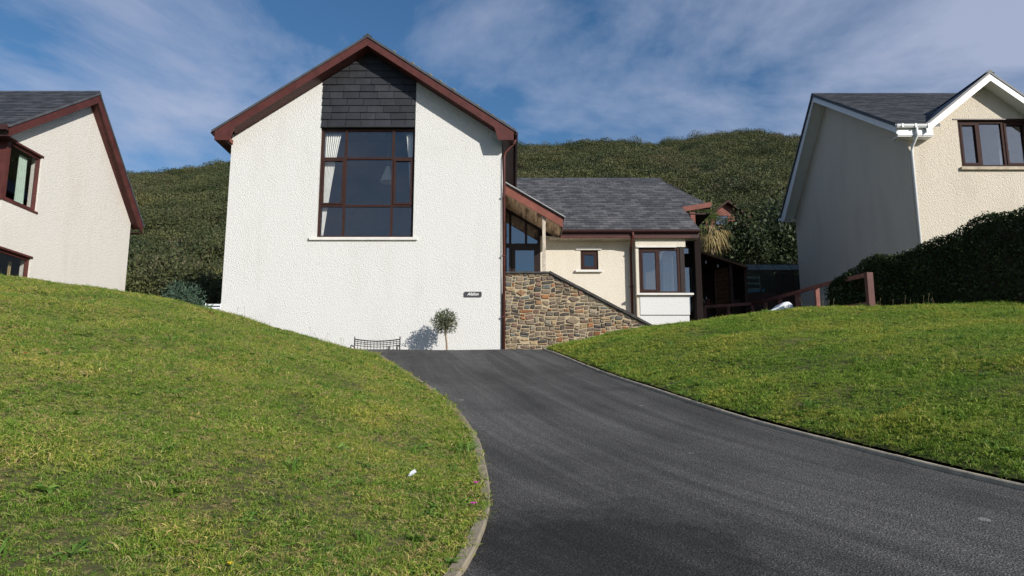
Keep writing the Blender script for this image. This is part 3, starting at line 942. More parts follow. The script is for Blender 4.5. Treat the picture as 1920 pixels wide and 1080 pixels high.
# glazed entrance screen under the porch
def gz(x): return pz(x) - .36
scr = MB()
GY0, GY1 = 23.86, 23.95
for a, b, z0 in ((-.31, -.235, 5.2), (-.10, -.02, 5.2), (.83, .925, 5.2)):
    scr.xz([(a, z0), (b, z0), (b, gz(b)), (a, gz(a))], GY0, GY1)
scr.xz([(.42, 7.18), (.50, 7.18), (.50, gz(.50)), (.42, gz(.42))], GY0, GY1)
scr.box(-.235, .83, GY0+.006, GY1, 7.03, 7.16).box(.00, .11, GY0+.01, GY1, 5.2, 7.03).box(.72, .83, GY0+.01, GY1, 5.2, 7.03).box(.11, .72, GY0+.012, GY1, 6.94, 7.03)
scr.xz([(-.31, gz(-.31)-.07), (.925, gz(.925)-.07), (.925, gz(.925)+.03), (-.31, gz(-.31)+.03)], GY0-.004, GY1-.01)
screen = scr.build('entrance_screen', 'frame_dark', house)
for pts in ([(-.235, 5.2), (-.10, 5.2), (-.10, 7.03), (-.235, 7.03)], [(.11, 5.2), (.72, 5.2), (.72, 6.94), (.11, 6.94)],
            [(-.235, 7.16), (-.10, 7.16), (-.10, gz(-.1)), (-.235, gz(-.235))], [(-.02, 7.16), (.42, 7.16), (.42, gz(.42)), (-.02, gz(-.02))],
            [(.50, 7.16), (.83, 7.16), (.83, gz(.83)), (.50, gz(.5))]):
    MB().xz(pts, 23.90, 23.906).build('pane', 'glass_coated', screen)
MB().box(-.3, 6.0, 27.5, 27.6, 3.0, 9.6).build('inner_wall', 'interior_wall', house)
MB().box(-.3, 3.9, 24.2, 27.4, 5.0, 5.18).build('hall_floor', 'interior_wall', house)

# curtains and lamp in the tall window
def curtain(name, x_out, dirn, ztop, zbot, wtop, wbot, y, mat, label, folds=7, axis_='x', grp=None):
    nu, nz = folds*6, 24
    v = []; f = []
    for j in range(nz+1):
        t = j/nz; z = ztop + (zbot-ztop)*t
        w = wtop + (wbot-wtop)*(t**0.8)
        for i in range(nu+1):
            s_ = i/nu
            off = .035*math.sin(s_*folds*2*math.pi)*(1-.4*t)
            a = x_out + dirn*w*s_
            v.append((a, y+off, z) if axis_ == 'x' else (y+off, a, z))
    for j in range(nz):
        for i in range(nu):
            a = j*(nu+1)+i; f.append((a, a+1, a+nu+2, a+nu+1))
    me = raw_mesh(name, v, f, mat)
    for p in me.polygons: p.use_smooth = True
    o = add_obj(name, me, None)
    md = o.modifiers.new('cloth', 'SOLIDIFY'); md.thickness = .004
    return tag(o, label, 'curtain', grp)
curtain('curtain', -5.72, 1, 10.12, 6.86, .50, .05, 21.80, 'curtain_white', 'white curtain tied back on the sunlit side of the tall grid window')
curtain('curtain', -2.99, -1, 10.12, 7.6, .26, .05, 21.80, 'curtain_white', 'pale narrow curtain in the shaded edge of the tall grid window', 4)
lamp = empty('pendant_lamp', (-4.05, 23.4, 9.1))
tag(lamp, 'white conical pendant lampshade hanging behind the tall grid window', 'lamp')
v = MB(); 
v.tube([(-4.05, 23.4, 9.62), (-4.05, 23.4, 9.45), (-4.05, 23.4, 9.10)], [.07, .12, .27], 20, cap=False); v.build('lamp_shade', 'lamp_white', lamp, True)
MB().tube([(-4.05, 23.4, 9.60), (-4.05, 23.4, 12.3)], .008, 6).build('cord', 'lamp_white', lamp)
MB().tube([(-4.05, 23.4, 9.44), (-4.05, 23.4, 9.30), (-4.05, 23.4, 9.25)], [.03, .05, .02], 10).build('bulb', 'lamp_white', lamp, True)

# name plate
sg = empty('house_sign', (-1.14, WY, 5.08))
tag(sg, 'small dark slate name plate fixed to the white wall', 'sign')
def rrect(cx, cz, w, h, r):
    pts = []
    for (sx, sz, a0) in ((1, 1, 0), (-1, 1, 90), (-1, -1, 180), (1, -1, 270)):
        for k in range(5):
            a = R(a0 + k*22.5); pts.append((cx + sx*(w/2-r) + r*math.cos(a), cz + sz*(h/2-r) + r*math.sin(a)))
    return pts
MB().xz(rrect(-1.14, 5.085, .51, .155, .03), WY-.03, WY+.01).build('plate', 'sign_slate', sg)
cu = bpy.data.curves.new('lettering', 'FONT'); cu.body = 'Afallon'; cu.size = .125; cu.shear = .32; cu.align_x = 'CENTER'; cu.align_y = 'CENTER'; cu.extrude = .002; cu.offset = .0015
to = bpy.data.objects.new('lettering_tmp', cu); COL.objects.link(to)
bpy.context.view_layer.update()
tme = bpy.data.meshes.new_from_object(to.evaluated_get(bpy.context.evaluated_depsgraph_get()))
bpy.data.objects.remove(to)
for vv in tme.vertices:
    x, y, z = vv.co; vv.co = (x*.92 - 1.14, WY - .033 - z, y + 5.088)
tme.materials.clear(); tme.materials.append(MATS['sign_letter'])
add_obj('lettering', tme, None, sg)

# ------------------------------------------------------------------ stone wall
sw = empty('stone_wall', (1.5, 21.6, 2.7))
tag(sw, 'multicoloured rubble stone wall with sloping dark coping beside the entrance steps', 'wall')
SX0, SX1, ST, SK = -.19, 4.35, 5.70, 1.10
def stop(x): return ST if x <= SK else ST - (x-SK)*0.535
core = MB().xz([(SX0, 2.5), (SX1, 2.5), (SX1, stop(SX1)), (SK, ST), (SX0, ST)], 21.522, 21.9)
core.build('mortar_core', 'mortar', sw)
palette = [((.175,.135,.095), 7), ((.125,.095,.072), 7), ((.215,.165,.11), 5), ((.19,.16,.12), 4), ((.085,.080,.073), 3), ((.135,.142,.128), 2),
           ((.27,.115,.048), 2), ((.225,.125,.065), 3), ((.145,.088,.066), 5), ((.28,.205,.115), 3), ((.065,.055,.050), 4), ((.225,.195,.15), 2)]
bag = [c for c, k in palette for _ in range(k)]
rs = random.Random(33)
CELL = .050
NXc, NZc = int((SX1-SX0)/CELL)+1, int((ST-2.7)/CELL)+1
occ = np.zeros((NXc, NZc), bool)
def warp(x, z):
    return (x + .022*math.sin(z*9.1+x*3.3) + .014*math.sin(x*17+z*5), z + .020*math.sin(x*8.3+1.7*z) + .014*math.sin(z*14+x*11+1))
stones = []
# some big boulders first
for _ in range(16):
    w, h = rs.choice(((7, 5), (8, 5), (6, 5), (7, 4), (5, 5), (5, 4)))
    i, j = rs.randrange(0, NXc-w), rs.randrange(0, NZc-h)
    if not occ[max(0, i-3):i+w+3, max(0, j-2):j+h+2].any():
        occ[i:i+w, j:j+h] = True; stones.append((i, j, w, h, True))
for j in range(NZc):
    i = 0
    while i < NXc:
        if occ[i, j]: i += 1; continue
        h = rs.choice((1, 2, 2, 2, 3, 3)); w = rs.choice((3, 3, 4, 4, 5, 6, 7)) if h < 3 else rs.choice((3, 4, 4, 5))
        if h == 1: w = rs.choice((4, 5, 6))
        ww = 0
        while ww < w and i+ww < NXc and not occ[i+ww, j]: ww += 1
        # avoid slivers
        if i+ww < NXc and not occ[min(NXc-1, i+ww), j]:
            rem = 0
            while i+ww+rem < NXc and not occ[i+ww+rem, j]: rem += 1
            if rem == 1: ww += 1
        hh = 1
        while hh < h and j+hh < NZc and not occ[i:i+ww, j+hh].any(): hh += 1
        occ[i:i+ww, j:j+hh] = True
        stones.append((i, j, ww, hh, False)); i += ww
nst = 0; shown = []
for (i, j, w, h, big) in stones:
    x0, x1, z0, z1 = SX0+i*CELL, SX0+(i+w)*CELL, 2.7+j*CELL, 2.7+(j+h)*CELL
    cx, cz = (x0+x1)/2, (z0+z1)/2
    if cz > stop(cx)+.1 or x0 > SX1: continue
    nxs = max(1, w//3)
    edge = [(x0+(x1-x0)*k/nxs, z0) for k in range(nxs)] + [(x1, z0+(z1-z0)*k/2) for k in range(2)] + \
           [(x1-(x1-x0)*k/nxs, z1) for k in range(nxs)] + [(x0, z1-(z1-z0)*k/2) for k in range(2)]
    g = .0125
    poly = []
    for (x, z) in edge:
        X_, Z_ = warp(x, z)
        corner = (x in (x0, x1)) and (z in (z0, z1))
        ins = g + (rs.uniform(.0, .012) if corner else rs.uniform(-.001, .004))
        if big and corner: ins += rs.uniform(.02, .07)
        wx_, wz_ = warp(cx, cz)
        ddx, ddz = wx_-X_, wz_-Z_
        hx, hz = max(1e-3, (x1-x0)/2), max(1e-3, (z1-z0)/2)
        poly.append((X_ + ins*math.copysign(min(1, abs(ddx)/hx), ddx), Z_ + ins*math.copysign(min(1, abs(ddz)/hz), ddz)))
    for pl in ((0.535, 1, ST-.012+.535*SK), (0, 1, ST-.012), (-1, 0, -(SX0+.004)), (1, 0, SX1-.01)):
        poly = clip_poly(poly, *pl) if len(poly) >= 3 else []
    if len(poly) < 3: continue
    ar = abs(sum(poly[k][0]*poly[(k+1) % len(poly)][1]-poly[(k+1) % len(poly)][0]*poly[k][1] for k in range(len(poly))))/2
    if ar < .0012: continue
    if max(p[1] for p in poly) < 2.95: continue
    n = len(poly); pc = (sum(p[0] for p in poly)/n, sum(p[1] for p in poly)/n)
    proud = rs.uniform(.004, .024); tx, tz = rs.uniform(-.04, .04), rs.uniform(-.04, .04)
    V = [(p[0], 21.56, p[1]) for p in poly]
    V += [(p[0], 21.512-proud*.45, p[1]) for p in poly]
    for p in poly:
        q = (pc[0]+(p[0]-pc[0])*.86, pc[1]+(p[1]-pc[1])*.84)
        V.append((q[0], 21.507-proud+tx*(q[0]-pc[0])+tz*(q[1]-pc[1])+rs.uniform(-.004, .004), q[1]))
    V.append((pc[0], 21.505-proud-rs.uniform(0, .006), pc[1]))
    Fc = []
    for k in range(n):
        k2 = (k+1) % n
        Fc += [(k, k2, n+k2, n+k), (n+k, n+k2, 2*n+k2, 2*n+k), (2*n+k, 2*n+k2, 3*n)]
    zvis = 3.25 + max(0, pc[0]-1.2)*.26
    shown.append((ar if pc[1] > zvis else 0, V, Fc))
shown.sort(key=lambda q: -q[0])
rest = MB(); rest_c = []
def stone_colour(me, cols):
    at = me.attributes.new('scol', 'FLOAT_COLOR', 'POINT')
    at.data.foreach_set('color', [x_ for c_ in cols for x_ in c_])
for k, (ar, V, Fc) in enumerate(shown):
    c = rs.choice(bag); m_ = rs.uniform(.72, 1.28); c = (c[0]*m_, c[1]*m_, c[2]*m_, 1)
    if ar > 0 and k < 300:
        mb = MB(); mb.v = V; mb.f = Fc
        o = mb.build('stone', 'stone', sw); nst += 1
        stone_colour(o.data, [c]*len(V))
    else:
        i0 = len(rest.v); rest.v += V; rest.f += [tuple(i0+q for q in f_) for f_ in Fc]; rest_c += [c]*len(V)
o = rest.build('stone_packing', 'stone', sw); stone_colour(o.data, rest_c); tag(o, kind='stuff')
print('stones', nst)
# coping
x = SX0
while x < SK-.02:
    x2 = min(SK, x+rs.uniform(.3, .45))
    MB().box(x+.004, x2-.004, 21.45, 21.95, ST+.001+rs.uniform(0, .006), ST+.055+rs.uniform(0, .008)).build('coping_slab', 'coping', sw)
    x = x2
k = 0; x = SK
while x < SX1:
    x2 = x + .42
    mb = MB(); a, b = stop(x)+.002, stop(x2)+.002; t_ = rs.uniform(.07, .085)
    mb.xz([(x+.003, a), (x2-.003, b), (x2-.003, b+t_), (x+.003, a+t_)], 21.44, 21.95)
    mb.build('coping_slab', 'coping', sw)
    x = x2
# steps behind the wall
stp = empty('entrance_steps', (2.5, 22.8, 2.7))
tag(stp, 'concrete entrance steps hidden behind the stone wall under the porch', 'steps')
MB().box(-.3, 1.3, 21.93, 23.85, 2.6, 5.18).build('landing', 'concrete_grey', stp)
for k in range(6):
    MB().box(1.302+k*.42, 1.30+(k+1)*.42, 21.93, 23.50, 2.6, 5.18-(k+1)*.165).build('step', 'concrete_grey', stp)

# ------------------------------------------------------------------ bench by the wall
bn = empty('garden_bench', (-3.82, 20.9, zd(20.9)))
tag(bn, 'black metal bench with curved slatted back against the white wall', 'bench')
bz = zd(20.9)
BX0, BX1, BYb = -4.45, -3.17, 21.05
def brow(t, z0): return (BX0 + (BX1-BX0)*t, BYb + .04*(z0-.45), bz + z0 - .055*math.sin(math.pi*t))
for h_, r_ in ((.845, .016), (.79, .009), (.74, .009), (.68, .009)):
    MB().tube([brow(k/12, h_) for k in range(13)], r_, 6).build('back_rail', 'iron_black', bn, True)
for k in range(1, 14):
    t = k/14
    MB().tube([brow(t, .83), brow(t, .46)], .008, 5).build('back_bar', 'iron_black', bn)
for xx in (BX0, BX1):
    MB().tube([(xx, BYb+.02, bz), (xx, BYb, bz+.42), (xx, BYb+.03, bz+.92)], .018, 6).build('back_post', 'iron_black', bn)
    MB().tube([(xx, BYb-.45, bz), (xx, BYb-.45, bz+.62), (xx, BYb-.40, bz+.64), (xx, BYb, bz+.63)], .016, 6).build('arm', 'iron_black', bn)
for k in range(6):
    MB().box(BX0, BX1, BYb-.44+k*.075, BYb-.39+k*.075, bz+.42, bz+.44).build('seat_slat', 'iron_black', bn)

# ------------------------------------------------------------------ olive tree
def trunk_mesh(mb, base, top, r0, r1, seg=6, wob=.03):
    pts = []
    for k in range(seg+1):
        t = k/seg; w_ = wob*math.sin(math.pi*t)
        pts.append((base[0]+(top[0]-base[0])*t+random.uniform(-w_, w_), base[1]+(top[1]-base[1])*t+random.uniform(-w_, w_), base[2]+(top[2]-base[2])*t))
    mb.tube(pts, [r0+(r1-r0)*k/seg for k in range(seg+1)], 8)
ot = empty('olive_tree', (-1.83, 20.72, zd(20.72)))
tag(ot, 'small standard olive tree with round crown and slim trunk before the white wall', 'tree')
oz = zd(20.72); OC = Vector((-1.87, 20.70, 4.19))
mb = MB(); trunk_mesh(mb, (-1.82, 20.72, oz), (-1.85, 20.70, 3.98), .032, .022)
for k in range(12):
    a = k*2.4; e = Vector((math.cos(a)*.26, math.sin(a)*.26, random.uniform(-.05, .32)))
    mb.tube([(-1.85, 20.70, 3.93+.02*k/2), tuple(OC+e*.55), tuple(OC+e)], [.012, .007, .003], 5)
mb.build('trunk', 'bark', ot, True)
dirs = rng.normal(size=(2600, 3)); dirs /= np.linalg.norm(dirs, axis=1)[:, None]
lump = 1 + .16*np.sin(dirs[:, 0]*6+1)*np.cos(dirs[:, 2]*5) + .12*np.sin(dirs[:, 1]*9+dirs[:, 2]*4)
rad = (rng.random(2600)**.45)*.35*lump
pts = np.array(OC) + dirs*rad[:, None]*np.array([1.02, 1.0, .98])
v, f = leaves(pts, .062, .32, .3, outward=dirs*.9)
attach(add_obj('crown', np_mesh('crown', v, f, 'olive_leaf'), None), ot)

# ------------------------------------------------------------------ house on the left
lh = empty('neighbour_house', (-16, 23, 4.2))
tag(lh, 'white house with dark red bargeboards and corner window beyond the left lawn', 'house')
LX = -13.8
LA, LAZ, LN, LNZ, LF, LFZ = 23.0, 12.02, 19.08, 9.36, 26.53, 8.51      # apex, near eave, far eave (y, z)
def lroof(y): return LAZ - (LAZ-LNZ)/(LA-LN)*(LA-y) if y <= LA else LAZ - (LAZ-LFZ)/(LF-LA)*(y-LA)
UN = .20
W0, W1 = 19.62, 20.98
mb = MB()
T = .3
def lw(pts): mb.yz(pts, LX-T, LX)
lw([(W1, 3.8), (26.25, 3.8), (26.25, lroof(26.25)-UN), (LA, LAZ-UN), (W1, lroof(W1)-UN)])
lw([(19.5, 9.08), (W1, 9.08), (W1, lroof(W1)-UN), (19.5, lroof(19.5)-UN)])
lw([(19.5, 6.05), (W1, 6.05), (W1, 7.42), (19.5, 7.42)])
lw([(19.5, 3.8), (W1, 3.8), (W1, 4.7), (19.5, 4.7)])
mb.build('gable_wall', 'render_pink', lh)
mb = MB(); mb.box(-22, LX-T-.001, 19.5, 19.8, 3.8, 7.42).box(-22, -15.4, 19.5, 19.8, 7.42, lroof(19.5)-UN); mb.build('front_wall', 'render_pink', lh)
MB().box(-22, LX-T-.001, 25.95, 26.25, 3.8, lroof(26.25)-UN).build('back_wall', 'render_pink', lh)
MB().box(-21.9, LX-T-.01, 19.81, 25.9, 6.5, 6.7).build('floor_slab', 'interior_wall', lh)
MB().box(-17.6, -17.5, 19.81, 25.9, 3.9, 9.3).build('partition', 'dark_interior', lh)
MB().box(-22.2, -22.0, 19.5, 26.2, 3.8, 9).build('end_wall', 'render_pink', lh)
gable = lambda u, v, w: (LX - .13 + w, u, v)
window(lh, gable, W0, W1, 7.43, 9.06, [], [], .07, .08, 'paint_red', 'glass')
window(lh, gable, 19.52, W1, 4.72, 6.04, [], [], .07, .08, 'paint_red', 'glass')
MB().box(LX-.32, LX+.012, 19.46, W0-.002, 7.40, 9.10).build('corner_post', 'paint_red', lh)
MB().box(-15.4, LX-.325, 19.5, 19.6, 7.43, 9.1).build('corner_panel', 'paint_red', lh)
for (y0, y1, z0, z1) in ((19.45, W1+.04, 9.065, 9.12), (19.45, W1+.04, 7.37, 7.425), (19.5, W1+.04, 6.045, 6.10)):
    MB().box(LX-.1, LX+.03, y0, y1, z0, z1).build('window_trim', 'paint_red', lh)
mb = MB()
mb.yz([(LN-.05, lroof(LN-.05)-.08), (LA, LAZ-.08), (LA, LAZ), (LN-.05, lroof(LN-.05))], -22.3, -13.46)
mb.yz([(LA, LAZ-.08), (LF+.05, lroof(LF+.05)-.08), (LF+.05, lroof(LF+.05)), (LA, LAZ)], -22.3, -13.46)
lroof_o = mb.build('roof', 'slate_dark', lh)
kk = (LAZ-LNZ)/(LA-LN); kq = math.sqrt(1+kk*kk)
slates(lroof_o, [(-21.5, -.02), (-13.47, -.02), (-13.47, (LA-LN)*kq), (-21.5, (LA-LN)*kq)], (0, LN, LNZ), (1,0,0), (0,1/kq,kk/kq), (0,-kk/kq,1/kq), .3, .24, 'slate_dark', 0, 51)
for k in range(18):
    MB().yz([(LA-.14, LAZ-.06), (LA, LAZ+.06), (LA+.14, LAZ-.06), (LA, LAZ-.01)], -13.47-(k+1)*.46, -13.48-k*.46).build('ridge_tile', 'slate_dark', lroof_o)
mb = MB()
lo = .36
mb.yz([(LN, lroof(LN)-.085), (LA, LAZ-.085), (LA, LAZ-lo), (LN+.35, lroof(LN+.35)-lo), (LN, lroof(LN)-.36)], -13.53, -13.49)
mb.build('bargeboard', 'paint_red', lh)
mb = MB()
mb.yz([(LA, LAZ-.085), (LF, LFZ-.085), (LF, LFZ-.36), (LF-.28, lroof(LF-.28)-lo-.12), (LA, LAZ-lo)], -13.53, -13.49)
mb.build('bargeboard', 'paint_red', lh)
for a, b in ((LN+.3, LA), (LA, LF-.1)):
    MB().yz([(a, lroof(a)-.30), (b, lroof(b)-.30), (b, lroof(b)-.33), (a, lroof(a)-.33)], LX+.002, -13.531).build('verge_soffit', 'paint_red', lh)
MB().box(-22, -13.54, 19.06, 19.5, 9.0, 9.03).build('eave_soffit', 'gutter_brown', lh)
MB().box(-22, -13.53, LN-.14, LN-.01, lroof(LN)-.22, lroof(LN)-.07).build('gutter', 'gutter_brown', lh)
MB().box(-22, -13.54, 26.25, LF, LFZ-.40, LFZ-.37).build('eave_soffit', 'gutter_brown', lh)
curtain('curtain', 20.36, 1, 8.95, 7.5, .36, .40, LX-.26, 'curtain_green', 'pale green curtain in the upper window of the red-trimmed house', 5, 'y')
curtain('curtain', 20.62, 1, 5.9, 4.75, .14, .16, LX-.4, 'palm_dry', 'yellow curtain edge in the lower window of the red-trimmed house', 2, 'y')

# ------------------------------------------------------------------ house on the right
rh = empty('sand_house', (14, 24, 4.3))
tag(rh, 'sand coloured roughcast house with white bargeboards above the hedge', 'house')
RX, RFY, RBY = 11.0, 19.75, 28.4
RN, RNZ, RA, RAZ, RB_, RBZ = 19.42, 9.50, 24.6, 12.68, 28.3, 9.33
def rr(y): return RNZ + (RAZ-RNZ)/(RA-RN)*(y-RN) if y <= RA else RAZ - (RAZ-RBZ)/(RB_-RA)*(y-RA)
GA, GAZ, GS = 13.2, 10.98, .795                                         # front gable apex x, z, slope
def gr_(x): return GAZ - GS*abs(x-GA)
mb = MB()
mb.yz([(RFY, 3.8), (RBY-.3, 3.8), (RBY-.3, rr(RBY-.3)-.2), (RA, RAZ-.2), (RFY, rr(RFY)-.2)], RX, RX+.3)
mb.build('gable_wall', 'render_sand', rh)
mb = MB()
WA, WB, WZ0, WZ1 = 12.42, 14.40, 8.36, 9.74
mb.xz([(RX+.301, 3.8), (WA, 3.8), (WA, gr_(WA)-.16), (11.55, gr_(11.55)-.16), (11.55, 9.2), (RX+.301, 9.2)], RFY, RFY+.3)
mb.xz([(WA, 3.8), (WB, 3.8), (WB, WZ0), (WA, WZ0)], RFY, RFY+.3)
mb.xz([(WA, WZ1), (WB, WZ1), (WB, gr_(WB)-.16), (GA, GAZ-.16), (WA, gr_(WA)-.16)], RFY, RFY+.3)
mb.xz([(WB, 3.8), (18, 3.8), (18, 9.2), (15.1, 9.2), (WB, gr_(WB)-.16)], RFY, RFY+.3)
mb.build('front_wall', 'render_sand', rh)
MB().box(RX+.301, 18, RBY-.6, RBY-.3, 3.8, 9.0).build('back_wall', 'render_sand', rh)
MB().box(17.7, 18, RFY+.301, RBY-.6, 3.8, 9.0).build('end_wall', 'render_sand', rh)
MB().box(RX+.31, 17.69, RFY+.31, RBY-.61, 6.9, 7.1).build('floor_slab', 'interior_wall', rh)
MB().box(RX+.31, 17.69, 23.0, 23.1, 7.1, 10.5).build('partition', 'interior_wall', rh)
window(rh, front(RFY+.14), WA+.01, WB-.01, WZ0+.01, WZ1-.01, [13.02, 13.70], [], .075, .08, 'frame_brown', 'glass_coated', casements=((0, 0), (2, 0)))
MB().box(WA-.05, WB+.05, RFY-.08, RFY+.12, WZ0-.09, WZ0-.005).build('window_sill', 'concrete_grey', rh)
MB().box(WA-.12, WB+.12, RFY-.02, RFY+.05, WZ1-.004, WZ1+.025).build('window_lintel', 'gutter_brown', rh)
BXR = 10.52
mb = MB()
mb.yz([(RN-.06, rr(RN-.06)-.08), (RA, RAZ-.08), (RA, RAZ), (RN-.06, rr(RN-.06))], BXR-.05, 11.70)
mb.yz([(RN+.75, rr(RN+.75)-.08), (RA, RAZ-.08), (RA, RAZ), (RN+.75, rr(RN+.75))], 11.70, 18.4)
mb.yz([(RA, RAZ-.08), (RB_+.05, rr(RB_+.05)-.08), (RB_+.05, rr(RB_+.05)), (RA, RAZ)], BXR-.05, 18.4)
rroof = mb.build('roof', 'slate_dark', rh)
kk = (RAZ-RNZ)/(RA-RN); kq = math.sqrt(1+kk*kk)
U, S, N = (1,0,0), (0,1/kq,kk/kq), (0,-kk/kq,1/kq)
slates(rroof, [(BXR-.04, -.05), (11.42, -.05), (13.2, (21.85-RN)*kq), (13.2, (RA-RN)*kq), (BXR-.04, (RA-RN)*kq)], (0, RN, RNZ), U, S, N, .30, .25, 'slate_dark', 0, 61)
slates(rroof, [(13.205, (21.9-RN)*kq), (18.4, (21.9-RN)*kq), (18.4, (RA-RN)*kq), (13.205, (RA-RN)*kq)], (0, RN, RNZ), U, S, N, .30, .25, 'slate_dark', 0, 62)
for k in range(16):
    MB().yz([(RA-.14, RAZ-.06), (RA, RAZ+.05), (RA+.14, RAZ-.06), (RA, RAZ-.01)], BXR-.04+k*.46, BXR-.05+(k+1)*.46).build('ridge_tile', 'slate_dark', rroof)
# side bargeboards, soffit
MB().yz([(RN, rr(RN)-.085), (RA, RAZ-.085), (RA, RAZ-.28), (RN+.1, rr(RN+.1)-.28), (RN, rr(RN)-.30)], BXR, BXR+.03).build('bargeboard', 'pvc_white', rh)
MB().yz([(RA, RAZ-.085), (RB_, RBZ-.085), (RB_, RBZ-.30), (RB_-.3, RBZ-.30), (RA, RAZ-.28)], BXR, BXR+.03).build('bargeboard', 'pvc_white', rh)
for a, b in ((RN+.05, RA), (RA, RB_-.05)):
    MB().yz([(a, rr(a)-.22), (b, rr(b)-.22), (b, rr(b)-.24), (a, rr(a)-.24)], BXR+.031, RX-.002).build('verge_soffit', 'pvc_white', rh)
MB().box(BXR+.031, RX+.2, RBY-.3, RB_, RBZ-.31, RBZ-.28).build('eave_soffit', 'pvc_white', rh)
MB().tube([(BXR-.08, RB_+.05, RBZ-.18), (BXR+.3, RB_+.05, RBZ-.18)], .06, 10).build('gutter_end', 'pvc_white', rh)
# front eave box, gutter, downpipe
MB().box(BXR+.032, 11.52, RN+.02, RFY-.001, 9.13, 9.155).build('eave_soffit', 'pvc_white', rh)
MB().box(BXR+.033, 11.52, RN+.0, RN+.025, 9.156, 9.36).build('fascia', 'pvc_white', rh)
zt = 9.44
prof = [(RN-.12, zt), (RN-.112, zt-.05), (RN-.08, zt-.09), (RN-.03, zt-.09), (RN-.003, zt-.05), (RN-.003, zt), (RN-.014, zt), (RN-.05, zt-.07), (RN-.11, zt)]
MB().yz(prof, BXR-.02, 11.40).build('gutter', 'pvc_white', rh)
for x in (10.62, 10.98, 11.33):
    MB().box(x, x+.045, RN-.128, RN-.12, zt-.095, zt+.012).build('gutter_clip', 'pvc_white', rh)
MB().tube([(11.05, RN-.06, zt-.08), (11.05, RN-.05, zt-.30), (11.05, RN+.22, zt-.50), (11.05, RFY-.05, zt-.62), (11.05, RFY-.05, 4.2)], .038, 8).build('downpipe', 'pvc_white', rh, True)
# front gable roof
mb = MB()
GY = 19.33
for sg_ in (-1, 1):
    xe = GA + sg_*1.92
    mb.xz([(GA, GAZ), (xe, gr_(xe)), (xe, gr_(xe)-.07), (GA, GAZ-.07)], GY-.02, 22.2)
mb.build('gable_roof', 'slate_dark', rh)
for sg_ in (-1, 1):
    xe = GA + sg_*1.90
    MB().xz([(GA, GAZ-.075), (xe, gr_(xe)-.075), (xe, gr_(xe)-.27), (GA, GAZ-.27)], GY, GY+.03).build('bargeboard', 'pvc_white', rh)
    MB().xz([(GA, GAZ-.21), (xe, gr_(xe)-.21), (xe, gr_(xe)-.235), (GA, GAZ-.235)], GY+.031, RFY-.002).build('verge_soffit', 'pvc_white', rh)
MB().xz([(GA-.13, GAZ-.06), (GA, GAZ+.05), (GA+.13, GAZ-.06), (GA, GAZ-.01)], GY-.02, 22.0).build('ridge_capping', 'slate_dark', rh)
curtain('curtain', 14.05, -1, 9.66, 8.40, .22, .24, RFY+.5, 'curtain_white', 'white curtain in the window of the sand coloured house', 4)
curtain('curtain', 5.28, -1, 6.88, 5.50, .30, .34, 24.05, 'curtain_white', 'white curtain in the bay window of the slate-roofed wing', 4)

# ------------------------------------------------------------------ foliage builders
def bush(name, c, r, n, leaf, mat, label, cat='shrub', seed=1, aspect=.5, lumps=9, core='dark_leaf', group=None, stems=True):
    """shrub: lumpy leaf volume on real stems"""
    q = np.random.default_rng(seed)
    cx, cy, cz = c; rx, ry, rz = r
    gz_ = terrain(cx, cy)
    root = empty(name, (cx, cy, gz_)); tag(root, label, cat, group)
    lc = q.normal(size=(lumps, 3)); lc /= np.linalg.norm(lc, axis=1)[:, None]
    lc *= (q.random(lumps)**.4*.62)[:, None]
    lr = .34 + .22*q.random(lumps)
    k = q.integers(0, lumps, n)
    d = q.normal(size=(n, 3)); d /= np.linalg.norm(d, axis=1)[:, None]
    p = lc[k] + d*(lr[k]*(q.random(n)**.35)*(1+.2*q.normal(size=n)))[:, None]
    P_ = p*np.array([rx, ry, rz]) + np.array([cx, cy, cz])
    keep = P_[:, 2] > gz_ - .05
    v, f = leaves(P_[keep], leaf, aspect, .35, outward=d[keep]*.8)
    attach(add_obj('foliage', np_mesh('foliage', v, f, mat), None), root)
    if stems:
        mb = MB()
        for j in range(min(lumps, 7)):
            e = lc[j]*np.array([rx, ry, rz]) + np.array([cx, cy, cz])
            mid = ((cx+e[0])/2 + .1*rx*math.sin(j*2.), (cy+e[1])/2, gz_ + (e[2]-gz_)*.55)
            mb.tube([(cx+.12*rx*math.cos(j*1.9), cy+.12*ry*math.sin(j*1.9), gz_-.05), mid, tuple(e)], [.05*rx, .035*rx, .012*rx], 5)
        mb.build('stem', 'bark_dark', root)
    return root
bush('evergreen_shrub', (10.75, 33.6, 9.2), (1.35, 1.2, 1.9), 4200, .17, 'dark_leaf', 'glossy dark evergreen shrub beside the palm behind the shelter', seed=3, lumps=14)
bush('evergreen_shrub', (12.3, 34.2, 9.3), (1.5, 1.3, 2.0), 4200, .17, 'dark_leaf', 'tall dark evergreen shrub behind the greenhouse by the sand house', seed=4, lumps=14)
bush('evergreen_shrub', (13.6, 35.4, 10.6), (1.7, 1.4, 2.4), 3200, .18, 'dark_leaf', 'dark evergreen shrub beside the rear eave of the sand house', seed=5, lumps=14)
bush('russet_shrub', (10.3, 30.7, 7.5), (1.2, .6, .8), 2400, .10, 'rusty_leaf', 'low russet shrub with yellowing leaves above the greenhouse', seed=6, lumps=10)
bush('russet_shrub', (11.7, 30.9, 7.6), (1.0, .6, .8), 2000, .10, 'rusty_leaf', 'low brownish shrub at the end of the greenhouse', seed=7, lumps=10)
bush('lime_shrub', (9.35, 30.2, 7.05), (.35, .35, .42), 500, .08, 'lime_leaf', 'bright lime green shrub at the corner of the greenhouse', seed=8, lumps=6)
bush('rosemary_bush', (-8.75, 19.7, 4.45), (1.0, .6, .66), 5200, .10, 'rosemary_leaf', 'grey green rosemary bush at the corner of the white house', seed=9, aspect=.22, lumps=12)

